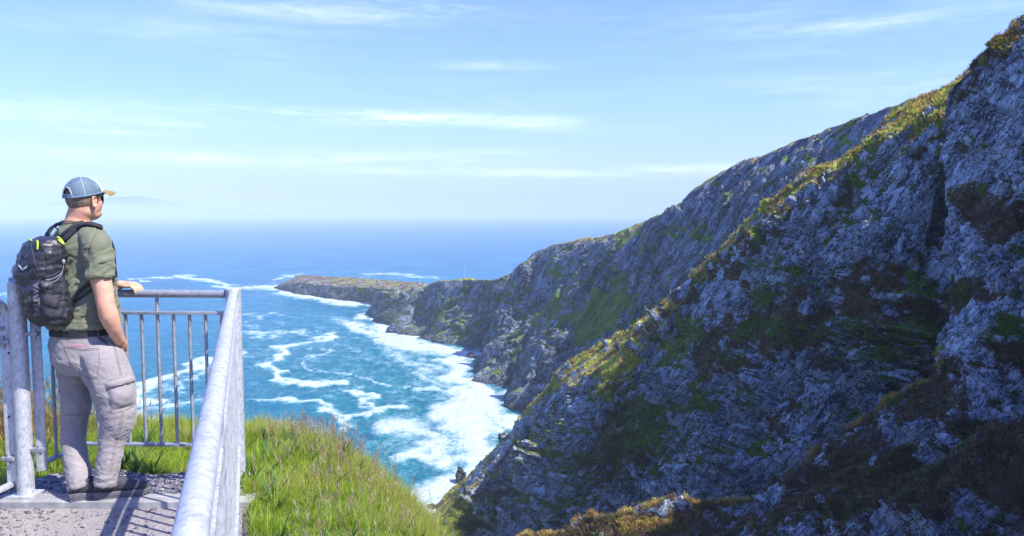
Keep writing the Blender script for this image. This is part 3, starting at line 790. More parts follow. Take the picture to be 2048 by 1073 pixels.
def grass():
    x, y, z, e, px, py = scatter(1300000, -7, 1.0, 1.2, 8)
    # thinner with distance from the lens
    cl = fbm(np.stack([x/.55, y/.55, 0*x], -1), 3); cl2 = fbm(np.stack([x/.16, y/.16, 0*x+7], -1), 2)
    keep = rng.random(len(x)) < np.clip(.42+cl2*1.0, .12, 1)
    x, y, z, e, px, py, cl, cl2 = [v[keep] for v in (x, y, z, e, px, py, cl, cl2)]
    n = len(x)
    L = rng.uniform(.06, .17, n)*(1+cl*1.2+cl2*.6); L = np.clip(L*.85, .04, .26)
    near_path = np.clip((y-4.6)/.5, 0, 1)*(x < -1.9)+(x >= -1.9)*1.0
    L *= .5+.5*near_path
    W_ = rng.uniform(.002, .0052, n)
    ang = rng.normal(math.radians(-20), 1.25, n)+cl*3
    lean = rng.uniform(.0, .75, n); curl = rng.uniform(0, .6, n)
    base = np.stack([x, y, z-.02], -1)
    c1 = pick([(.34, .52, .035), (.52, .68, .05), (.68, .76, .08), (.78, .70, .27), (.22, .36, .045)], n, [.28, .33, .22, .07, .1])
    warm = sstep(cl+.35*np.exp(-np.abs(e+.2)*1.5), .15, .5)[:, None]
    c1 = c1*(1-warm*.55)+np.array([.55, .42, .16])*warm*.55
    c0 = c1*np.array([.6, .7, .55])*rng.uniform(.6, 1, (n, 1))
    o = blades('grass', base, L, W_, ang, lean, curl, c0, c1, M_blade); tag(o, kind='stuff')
    print('grass blades', n)
    # seed stalks with dry, pinkish heads, thick along the edge
    x, y, z, e, px, py = scatter(60000, -6, .6, 2.2, 7.6, .35)
    w = np.exp(-((px-660)/90)**2)*np.exp(-np.abs(e)*2.2)*.75+.012+.03*np.exp(-np.abs(e)*2.5)
    keep = rng.random(len(x)) < w*.3; x, y, z = x[keep], y[keep], z[keep]; px = px[keep]
    n = len(x); L = rng.uniform(.12, .26, n); ang = rng.uniform(0, 6.28, n); lean = rng.uniform(0, .6, n)
    base = np.stack([x, y, z], -1)
    o = blades('seed_stalks', base, L, np.full(n, .0028), ang, lean, np.full(n, .15), np.tile([.3, .3, .1], (n, 1)), np.tile([.5, .42, .2], (n, 1)), M_blade); tag(o, kind='stuff')
    f = .93; off = (lean*f+.15*f*f)*L; up = L*f*np.sqrt(np.clip(1-(lean+.15*f)**2*.6, .1, 1))
    tip = base+np.stack([np.cos(ang)*off, np.sin(ang)*off, up], -1)
    k = 12; B = np.repeat(tip, k, 0)+rng.normal(0, .004, (n*k, 3))-np.array([0, 0, 1])*rng.uniform(0, .07, (n*k, 1))
    cc = pick([(.5, .33, .26), (.42, .26, .2), (.62, .5, .36)], n, [.45, .3, .25]); cc = np.repeat(cc, k, 0)
    o = blades('seed_heads', B, rng.uniform(.015, .035, n*k), np.full(n*k, .0045), rng.uniform(0, 6.28, n*k), rng.uniform(.2, .7, n*k), np.zeros(n*k), cc*.8, cc, M_blade, 2); tag(o, kind='stuff')
    # broad-leaved herbs low in the sward
    x, y, z, e, px, py = scatter(5000, -3.6, -.2, 2.5, 6.3, -.1)
    keep = rng.random(len(x)) < .045; x, y, z = x[keep], y[keep], z[keep]; k = 9; n = len(x)*k
    B = np.repeat(np.stack([x, y, z+.01], -1), k, 0)
    cc = np.repeat(pick([(.06, .15, .03), (.12, .22, .04), (.2, .3, .05)], len(x), [.4, .35, .25]), k, 0)
    o = blades('broadleaf_herbs', B, rng.uniform(.07, .18, n), rng.uniform(.014, .03, n), rng.uniform(0, 6.28, n), rng.uniform(.4, .9, n), rng.uniform(.0, .3, n), cc*.7, cc, M_blade, 4); tag(o, kind='stuff')
grass()

def gorse():
    # dry, tangled bush behind the gate
    root = empty('dry_bush', (-4.05, 5.6, -1.75)); tag(root, 'dry straw-brown tangled bush behind the gate at the left edge', 'bush')
    tw = bmesh.new()
    r = random.Random(5)
    for k in range(60):
        p = Vector((r.gauss(-4.1, .02), r.gauss(5.6, .02), -1.9)); d = Vector((r.gauss(0, .9), r.gauss(0, .9), 1)).normalized(); pts = [p.copy()]
        for j in range(5):
            d = (d+Vector((r.gauss(0, .3), r.gauss(0, .3), r.gauss(0, .1)))).normalized(); p = p+d*r.uniform(.06, .13); pts.append(p.copy())
        tube_bm(tw, pts, [.022, .006, .004, .003, .002, .0015], 5)
    bm_obj('stems', tw, simple('dry_twig', (.2, .13, .07), .9), root)
    n = 11000
    B = np.stack([rng.normal(-4.2, .45, n), rng.normal(5.6, .4, n), -1.8+np.abs(rng.normal(0, .22, n))], -1)
    cc = pick([(.42, .27, .1), (.55, .4, .17), (.25, .15, .06), (.3, .33, .08)], n, [.35, .3, .2, .15])
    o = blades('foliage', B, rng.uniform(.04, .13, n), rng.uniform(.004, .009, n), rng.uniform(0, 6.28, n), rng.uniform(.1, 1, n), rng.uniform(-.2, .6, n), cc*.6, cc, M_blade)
    o.parent = root; o.matrix_parent_inverse = root.matrix_basis.inverted()
gorse()

# ------------------------------------------------------------------ loose slate chips
def chips(name, n, region, size, m):
    x0, x1, y0, y1, cond, zf = region
    x = rng.uniform(x0, x1, n); y = rng.uniform(y0, y1, n); k = cond(x, y); x, y = x[k], y[k]; n = len(x)
    z = zf(x, y)
    cube = np.array([(-1, -1, -1), (1, -1, -1), (1, 1, -1), (-1, 1, -1), (-1, -1, 1), (1, -1, 1), (1, 1, 1), (-1, 1, 1)], float)*.5
    s = rng.uniform(*size, (n, 1, 1))*np.stack([rng.uniform(.7, 1.3, n), rng.uniform(.4, .9, n), rng.uniform(.14, .4, n)], -1)[:, None, :]
    V = (cube[None]+rng.uniform(-.22, .22, (n, 8, 3)))*s
    th = rng.uniform(0, 6.28, n); t1 = rng.normal(0, .4, n)
    c, s_ = np.cos(t1)[:, None], np.sin(t1)[:, None]
    V = np.stack([V[..., 0], V[..., 1]*c-V[..., 2]*s_, V[..., 1]*s_+V[..., 2]*c], -1)
    c, s_ = np.cos(th)[:, None], np.sin(th)[:, None]
    V = np.stack([V[..., 0]*c-V[..., 1]*s_, V[..., 0]*s_+V[..., 1]*c, V[..., 2]], -1)
    V += np.stack([x, y, z+rng.uniform(0, .006, n)], -1)[:, None, :]
    fq = np.array([(0, 3, 2, 1), (4, 5, 6, 7), (0, 1, 5, 4), (1, 2, 6, 5), (2, 3, 7, 6), (3, 0, 4, 7)])
    Q = (np.arange(n)[:, None, None]*8+fq[None]).reshape(-1, 4)
    tone = np.repeat(rng.random(n), 8)
    me = np_mesh(name, V.reshape(-1, 3), Q, smooth=False, attrs={'tone': tone})
    o = link(name, me, m); tag(o, kind='stuff'); return o
def chip_mat():
    m, t, b, out = mat('slate_chip')
    t.link(t.mix(t.math('MULTIPLY', t.noise(t.geo(), 200, 3, .6), .3), t.ramp(t.attr('tone'), [(0, (.07, .063, .075)), (.5, (.17, .155, .18)), (.85, (.26, .24, .26)), (1, (.4, .36, .32))]), (.3, .28, .3, 1)), b.inputs['Base Color'])
    b.inputs['Roughness'].default_value = .7; return m
M_chip = chip_mat()
chips('slate_gravel', 15000, (-3.1, -1.1, 3.2, 4.75, lambda x, y: on_gravel(x, y) & (y > 4.03), lambda x, y: ground_z(x, y)[0]+.004), (.018, .05), M_chip)
chips('path_chippings', 3000, (-3.4, -.9, 2.9, 3.9, lambda x, y: (x < rail_x(y)) & (rng.random(len(x)) < .35+.6*sstep(-x, 2.2, 2.7)), lambda x, y: Z0+.0+0*x), (.006, .018), M_chip)
# ------------------------------------------------------------------ galvanised railings
def galv(name, col, metal):
    m, t, b, out = mat(name); o = t.obj()
    v = t.add('ShaderNodeTexVoronoi'); t.link(t.mapping(o, sc=(1, 1, .5)), v.inputs['Vector']); v.inputs['Scale'].default_value = 90
    sp = t.add('ShaderNodeSeparateColor'); t.link(v.outputs['Color'], sp.inputs[0])
    n = t.noise(o, 34, 7, .75); n2 = t.noise(o, 3.5, 5, .65)
    f = t.math('ADD', t.math('MULTIPLY', sp.outputs[0], .25), t.math('ADD', t.math('MULTIPLY', n, .6), t.math('MULTIPLY', n2, .3)))
    c = t.ramp(f, [(.35, tuple(.6*k for k in col)), (.55, col), (.75, tuple(min(1, 1.2*k) for k in col))])
    n3 = t.noise(t.mapping(o, sc=(1, 1, .35)), 26, 7, .8)
    c = t.mix(t.math('MULTIPLY', t.step(n3, .58, .68), .55), c, (.22, .22, .24, 1))
    t.link(c, b.inputs['Base Color']); b.inputs['Metallic'].default_value = metal
    t.link(t.math('ADD', .38, t.math('MULTIPLY', n, .25)), b.inputs['Roughness'])
    t.link(t.bump(n, .25, .003), b.inputs['Normal'])
    return m
M_galv = galv('galvanised_steel', (.5, .51, .54), .35)
M_galv2 = galv('dull_galvanised_steel', (.34, .355, .385), .4)
RD = Vector((-.334, .9426, 0)); RN = Vector((.9426, .334, 0))
C0 = Vector((-1.667, 4.43, 0))
ZT = -.478                                              # centre of the top rails
ZB = -1.40
def flat(bm, a, b, w, h):                                # flat bar between two points, width w sideways, height h
    a, b = Vector(a), Vector(b); d = b-a; L = d.length; x = d.normalized()
    y = Vector((0, 0, 1)).cross(x)
    if y.length < .1: y = Vector((1, 0, 0))
    y.normalize(); z = x.cross(y)
    R = Matrix((x, y, z)).transposed(); box_bm(bm, (a+b)/2, (L, w, h), R, min(w, h)*.12)

def side_railing():
    root = empty('side_railing', (C0.x, C0.y, Z0)); tag(root, 'long galvanised handrail with upright bars running from the corner post towards the viewer', 'railing')
    far = C0; near = C0-RD*6.4
    bm = bmesh.new(); tube_bm(bm, [C0+Vector((0, 0, Z0-.2)), C0+Vector((0, 0, -.452))], .045, 28)
    p = bm_obj('post', bm, M_galv, root)
    bm = bmesh.new(); bmesh.ops.create_cone(bm, cap_ends=True, segments=28, radius1=.0465, radius2=.044, depth=.008, matrix=Matrix.Translation(C0+Vector((0, 0, -.449)))); bm_obj('post_cap', bm, M_galv, p)
    for s in (2.75, 5.4):
        q = C0-RD*s; bm = bmesh.new(); tube_bm(bm, [q+Vector((0, 0, Z0-.1)), q+Vector((0, 0, ZT-.025))], .024, 20); bm_obj('post', bm, M_galv, root)
    bm = bmesh.new(); pts = [far-RD*t+Vector((0, 0, ZT)) for t in (.02, 1.6, 3.2, 4.8, 6.4)]; tube_bm(bm, pts, .0268, 40); bm_obj('handrail', bm, M_galv, root)
    # weld bead where the handrail meets the post
    bm = bmesh.new(); bmesh.ops.create_uvsphere(bm, u_segments=20, v_segments=10, radius=1, matrix=Matrix.Translation(far-RD*.046+Vector((0, 0, ZT))) @ Matrix.Rotation(math.atan2(RD.y, RD.x), 4, 'Z') @ Matrix.Diagonal((.008, .034, .034, 1))); bm_obj('weld', bm, M_galv2, root)
    bm = bmesh.new(); flat(bm, far-RD*.05+Vector((0, 0, ZT-.115)), near+Vector((0, 0, ZT-.115)), .042, .014); bm_obj('middle_rail', bm, M_galv, root)
    bm = bmesh.new(); flat(bm, far-RD*.05+Vector((0, 0, ZB)), near+Vector((0, 0, ZB)), .042, .014); bm_obj('bottom_rail', bm, M_galv, root)
    for i in range(int(6.2/.098)):
        q = C0-RD*(.12+i*.098); top = ZT-.025 if i % 5 == 3 else ZT-.122
        bm = bmesh.new(); tube_bm(bm, [q+Vector((0, 0, ZB+.007)), q+Vector((0, 0, top))], .0085, 8); bm_obj('upright_bar', bm, M_galv, root)
    bm = bmesh.new(); box_bm(bm, (C0.x+.03, C0.y-.02, -1.60), (.2, .18, .012), bev=.002); bm_obj('base_plate', bm, M_galv, root)
side_railing()

C1 = P(170, 888, 4.46); C1 = Vector((C1[0], C1[1], 0))
def back_railing():
    root = empty('back_railing', (C1.x, C1.y, Z0)); tag(root, 'grey galvanised railing the hiker leans his hand on, facing the sea', 'railing')
    E0 = C0+Vector((-.044, 0, 0))
    bm = bmesh.new(); tube_bm(bm, [E0+Vector((0, 0, ZT)), C1+Vector((.03, 0, ZT))], .0235, 24); bm_obj('top_rail', bm, M_galv2, root)
    bm = bmesh.new(); flat(bm, E0+Vector((0, 0, ZT-.115)), C1+Vector((0, 0, ZT-.115)), .04, .018); bm_obj('middle_rail', bm, M_galv2, root)
    bm = bmesh.new(); flat(bm, E0+Vector((0, 0, ZB)), C1+Vector((0, 0, ZB)), .04, .016); bm_obj('bottom_rail', bm, M_galv2, root)
    d = (C1-E0); L = d.length; d.normalize()
    k = 0; s = .03
    while s < L-.03:
        q = E0+d*s; top = ZT-.02 if k % 5 == 4 else ZT-.124
        bm = bmesh.new(); tube_bm(bm, [q+Vector((0, 0, ZB+.008)), q+Vector((0, 0, top))], .0095, 10); bm_obj('upright_bar', bm, M_galv2, root)
        s += .0975; k += 1
    A = Vector(P(84, 930, 4.10)); A.z = 0
    # short angled return towards the gate post
    bm = bmesh.new(); tube_bm(bm, [C1+Vector((.0, 0, ZT)), A+Vector((0, 0, ZT))], .0235, 20); bm_obj('top_rail', bm, M_galv2, root)
    bm = bmesh.new(); flat(bm, C1+Vector((0, 0, ZT-.115)), A+Vector((0, 0, ZT-.115)), .04, .018); bm_obj('middle_rail', bm, M_galv2, root)
    bm = bmesh.new(); flat(bm, C1+Vector((0, 0, ZB-.001)), A+Vector((0, 0, ZB-.001)), .04, .016); bm_obj('bottom_rail', bm, M_galv2, root)
    d = (A-C1); L = d.length; d.normalize(); s = .12
    while s < L-.06:
        q = C1+d*s; bm = bmesh.new(); tube_bm(bm, [q+Vector((0, 0, ZB+.008)), q+Vector((0, 0, ZT-.124))], .0095, 10); bm_obj('upright_bar', bm, M_galv2, root); s += .125
    bm = bmesh.new(); box_bm(bm, (A.x, A.y, (ZB+ZT)/2-.01), (.05, .03, ZT-ZB+.06), Matrix.Rotation(math.radians(28), 3, 'Z'), .003); bm_obj('end_bar', bm, M_galv, root)
back_railing()

def gate_post():
    x, y = P(53, 1000, 4.0)[:2]
    root = empty('gate_post', (x, y, Z0)); tag(root, 'thick round galvanised gate post with a ball cap beside the hiker\'s backpack', 'post')
    top = P(50, 566, 4.0)[2]
    bm = bmesh.new(); tube_bm(bm, [(x, y, Z0+.035), (x, y, top)], .0425, 32); bm_obj('shaft', bm, M_galv, root)
    bm = bmesh.new(); bmesh.ops.create_uvsphere(bm, u_segments=28, v_segments=16, radius=.042, matrix=Matrix.Translation(P(41, 541, 4.0))); bm_obj('ball_cap', bm, M_galv2, root)
    bm = bmesh.new(); tube_bm(bm, [(x, y, top-.002), Vector(P(42, 556, 4.0))], [.0425, .02], 24); bm_obj('shoulder', bm, M_galv2, root)
    bm = bmesh.new(); box_bm(bm, (x, y, Z0+.04), (.13, .12, .012), bev=.002); bm_obj('base_plate', bm, M_galv, root)
    for py in (668, 900):
        z = P(79, py, 4.0)[2]
        bm = bmesh.new(); box_bm(bm, (x+.07, y+.0, z), (.075, .03, .022), bev=.004); tube_bm(bm, [(x+.085, y, z-.03), (x+.085, y, z+.025)], .011, 12); bm_obj('hinge', bm, M_galv2, root)
        z = P(79, py+15, 4.0)[2]
        bm = bmesh.new(); box_bm(bm, (x-.07, y-.02, z), (.075, .03, .022), bev=.004); tube_bm(bm, [(x-.075, y-.02, z-.03), (x-.075, y-.02, z+.03)], .012, 12); bm_obj('hinge', bm, M_galv2, root)
gate_post()

def gate():
    g = Vector((*P(17, 800, 4.0)[:2], 0)); d = Vector((-.12, -1, 0)).normalized()
    root = empty('gate', (g.x, g.y, ZB)); tag(root, 'half-open galvanised steel gate at the left edge, hung on the ball-capped post', 'gate')
    zt = P(15, 605, 4.0)[2]; zb = P(22, 968, 4.0)[2]
    W_ = 1.0
    bm = bmesh.new(); box_bm(bm, (g.x, g.y, (zt+zb)/2-.02), (.045, .022, zt-zb-.045), Matrix.Rotation(math.radians(12), 3, 'Z'), .003)
    st = bm_obj('hinge_stile', bm, M_galv, root)
    for py in (835, 707):
        q = P(17, py, 3.985); bm = bmesh.new(); bmesh.ops.create_cone(bm, cap_ends=True, segments=12, radius1=.006, radius2=.006, depth=.004, matrix=Matrix.Translation(Vector((q[0], g.y-.0125, q[2]))) @ Matrix.Rotation(math.pi/2, 4, 'X')); bm_obj('bolt_hole', bm, simple('hole_shade', (.03, .03, .035), .8), st)  # dark disc, paints the shade inside a bolt hole
    bm = bmesh.new()
    pts = [g+Vector((0, 0, zt-.05)), g+Vector((0, 0, zt-.02))+d*.008, g+Vector((0, 0, zt))+d*.03, g+Vector((0, 0, zt))+d*.4, g+Vector((0, 0, zt))+d*W_]
    tube_bm(bm, pts, .021, 20); bm_obj('top_tube', bm, M_galv, root)
    bm = bmesh.new(); z2 = P(10, 656, 4.0)[2]; tube_bm(bm, [g+Vector((0, 0, z2)), g+Vector((0, 0, z2))+d*W_], .0125, 14); bm_obj('cross_rail', bm, M_galv, root)
    bm = bmesh.new(); flat(bm, g+Vector((0, 0, zb)), g+Vector((0, 0, zb))+d*W_, .04, .022); bm_obj('bottom_rail', bm, M_galv, root)
    bm = bmesh.new(); e = g+d*W_; box_bm(bm, (e.x, e.y, (zt+zb)/2), (.045, .022, zt-zb), bev=.003); bm_obj('stile', bm, M_galv, root)
    for k in range(1, 9):
        q = g+d*(W_*k/9+.05); bm = bmesh.new(); tube_bm(bm, [q+Vector((0, 0, zb+.01)), q+Vector((0, 0, z2-.01))], .0085, 8); bm_obj('upright_bar', bm, M_galv, root)
gate()
# ------------------------------------------------------------------ the hiker
from mathutils.bvhtree import BVHTree
FD = Vector((.53, .85, 0)).normalized(); RDIR = Vector((.85, -.53, 0)).normalized(); UP = Vector((0, 0, 1))
def V3(px, py, Y): return Vector(P(px, py, Y))
def loft(bm, secs, seg=28):
    """secs: (centre, axis u, axis v, ru, rv[, squareness])"""
    rings = []
    for s in secs:
        c, u, v, a, b = s[:5]; e = s[5] if len(s) > 5 else 1.0
        rg = []
        for k in range(seg):
            t = 2*math.pi*k/seg; x, y = math.cos(t), math.sin(t)
            x = math.copysign(abs(x)**e, x); y = math.copysign(abs(y)**e, y)
            rg.append(bm.verts.new(c+u*(a*x)+v*(b*y)))
        rings.append(rg)
    for A, B in zip(rings[:-1], rings[1:]):
        for k in range(seg): bm.faces.new((A[k], A[(k+1) % seg], B[(k+1) % seg], B[k]))
    bm.faces.new(rings[0][::-1]); bm.faces.new(rings[-1])
def limb(bm, pts, seg=20, sub=4, ends=(0, -1)):
    """tapered limb through (point, radius) stations, smoothly interpolated"""
    A = np.array([[*p, r] for p, r in pts]); t = np.linspace(0, len(pts)-1, (len(pts)-1)*sub+1)
    B = catmull(A, t)
    tube_bm(bm, [tuple(b[:3]) for b in B], [b[3] for b in B], seg)
    for e in ends:
        bmesh.ops.create_uvsphere(bm, u_segments=16, v_segments=10, radius=float(B[e][3])*.995, matrix=Matrix.Translation(Vector(B[e][:3])))
def ball(bm, c, r, R=None, seg=24):
    r = (r, r, r) if not hasattr(r, '__len__') else r
    M = Matrix.Translation(Vector(c)) @ (R.to_4x4() if R is not None else Matrix.Identity(4)) @ Matrix.Diagonal((*r, 1))
    bmesh.ops.create_uvsphere(bm, u_segments=seg, v_segments=seg//2+2, radius=1, matrix=M)
def fuse(name, bm, voxel, smooth=4, fac=.5, sub=0):
    bmesh.ops.recalc_face_normals(bm, faces=bm.faces)
    me = bpy.data.meshes.new('tmp'); bm.to_mesh(me); bm.free()
    o = bpy.data.objects.new('tmp', me); C.objects.link(o)
    m = o.modifiers.new('r', 'REMESH'); m.mode = 'VOXEL'; m.voxel_size = voxel; m.adaptivity = 0
    if smooth:
        m = o.modifiers.new('s', 'SMOOTH'); m.iterations = smooth; m.factor = fac
    dg = bpy.context.evaluated_depsgraph_get(); dg.update()
    out = bpy.data.meshes.new_from_object(o.evaluated_get(dg)); out.name = name
    bpy.data.objects.remove(o); bpy.data.meshes.remove(me)
    return out
def get_vn(me):
    n = len(me.vertices); v = np.empty(n*3, np.float32); me.vertices.foreach_get('co', v)
    nn = np.empty(n*3, np.float32); me.vertices.foreach_get('normal', nn)
    return v.reshape(-1, 3).astype(float), nn.reshape(-1, 3).astype(float)
def set_v(me, v):
    me.vertices.foreach_set('co', v.astype(np.float32).ravel()); me.update()
    me.polygons.foreach_set('use_smooth', np.ones(len(me.polygons), dtype=bool))
def bvh_of(me):
    v, _ = get_vn(me); return BVHTree.FromPolygons([tuple(a) for a in v], [tuple(p.vertices) for p in me.polygons])
def hit(bvh, px, py):
    r = Vector(ray(px, py)); h = bvh.ray_cast(Vector((0, 0, 0)), r.normalized(), 50)
    return (h[0], h[1]) if h[0] is not None else (None, None)
def surf_line(bvh, pts, off=.001, n=10):
    out = []
    for (a, b), (c, d) in zip(pts[:-1], pts[1:]):
        for k in range(n):
            f = k/n; h, nn = hit(bvh, a+(c-a)*f, b+(d-b)*f)
            if h is not None: out.append((h+nn*off, nn))
    h, nn = hit(bvh, *pts[-1])
    if h is not None: out.append((h+nn*off, nn))
    return out
def seam(bvh, pts, r, bm, off=0, n=10):
    L = surf_line(bvh, pts, off, n)
    if len(L) > 2: tube_bm(bm, [p for p, _ in L], r, 6)
def ribbon(bm, L, w, th):
    """strap of width w, thickness th along surface points (p, n)"""
    rings = []
    for i, (p, n) in enumerate(L):
        t = (L[min(i+1, len(L)-1)][0]-L[max(i-1, 0)][0]).normalized(); s = t.cross(n).normalized(); n2 = s.cross(t).normalized()
        rings.append([bm.verts.new(p+s*(w/2*a)+n2*(th*b)) for a, b in ((-1, 0), (-.92, 1), (.92, 1), (1, 0), (.9, -.6), (-.9, -.6))])
    for A, B in zip(rings[:-1], rings[1:]):
        for k in range(6): bm.faces.new((A[k], A[(k+1) % 6], B[(k+1) % 6], B[k]))
    bm.faces.new(rings[0][::-1]); bm.faces.new(rings[-1])
def smooth_line(L, it=3):
    P_ = [p.copy() for p, _ in L]; N_ = [n.copy() for _, n in L]
    for _ in range(it):
        Q = [p.copy() for p in P_]; M_ = [n.copy() for n in N_]
        for i in range(1, len(P_)-1):
            P_[i] = Q[i]*.5+(Q[i-1]+Q[i+1])*.25; N_[i] = (M_[i]*.5+(M_[i-1]+M_[i+1])*.25).normalized()
    return list(zip(P_, N_))
def in_px(me, poly_fn):
    v, n = get_vn(me); return project(v)

# materials
def skin():
    m, t, b, out = mat('skin'); o = t.geo()
    n = t.noise(o, 22, 5, .6); n2 = t.noise(o, 220, 3, .6)
    c = t.ramp(n, [(.3, (.56, .29, .18)), (.7, (.66, .38, .25))])
    c = t.mix(t.math('MULTIPLY', t.attr('burn'), .55), c, (.68, .27, .19, 1))
    c = t.mix(t.math('MULTIPLY', t.attr('stubble'), t.step(n2, .35, .6)), c, (.22, .15, .11, 1))
    t.link(c, b.inputs['Base Color']); b.inputs['Roughness'].default_value = .5
    b.inputs['Subsurface Weight'].default_value = .12; b.inputs['Subsurface Radius'].default_value = (.01, .004, .002); b.inputs['Subsurface Scale'].default_value = .6
    t.link(t.bump(n2, .2, .002), b.inputs['Normal']); return m
def cloth(name, col, var=.12, weave=900, bump=.25, rough=.85, sheen=.2):
    m, t, b, out = mat(name); o = t.geo()
    n = t.noise(o, 12, 5, .6); w = t.noise(o, weave, 2, .5)
    t.link(t.ramp(t.math('ADD', t.math('MULTIPLY', n, .7), t.math('MULTIPLY', w, .3)), [(.3, tuple(c*(1-var) for c in col)), (.7, tuple(min(1, c*(1+var)) for c in col))]), b.inputs['Base Color'])
    b.inputs['Roughness'].default_value = rough; b.inputs['Sheen Weight'].default_value = sheen; b.inputs['Specular IOR Level'].default_value = .25
    t.link(t.bump(t.math('ADD', t.math('MULTIPLY', n, 3), w), bump, .0015), b.inputs['Normal']); return m
M_skin = skin()
M_shirt = cloth('olive_cotton', (.155, .165, .105))
M_trous = cloth('pale_mauve_cotton', (.275, .25, .245), var=.12)
M_stitch = simple('brown_stitching', (.2, .15, .15), .9)
M_shoe = simple('dark_grey_suede', (.045, .047, .055), .8, var=.3, scale=60, bump=.4, bscale=300)
M_sole = simple('grey_rubber', (.11, .11, .12), .75, var=.2)
M_black = simple('black_webbing', (.018, .018, .022), .7, var=.3, scale=200, bump=.4, bscale=500)

person = empty('person', (-2.2, 4.1, Z0)); tag(person, 'man in olive T-shirt, pale cargo trousers and mesh cap, hand on the railing', 'person')
# head frame
HC = V3(169, 398, 4.13); KH = .93
HF = Vector((.37, .93, 0)).normalized(); HL = Vector((0, 0, 1)).cross(HF).normalized(); HU = Vector((0, 0, 1))
tilt = Matrix.Rotation(math.radians(-3), 3, HL); HF = tilt @ HF; HU = tilt @ HU
def hp(f, l, u): return HC+HF*(f*KH)+HL*(l*KH)+HU*(u*KH)
HR = Matrix((HF, HL, HU)).transposed()

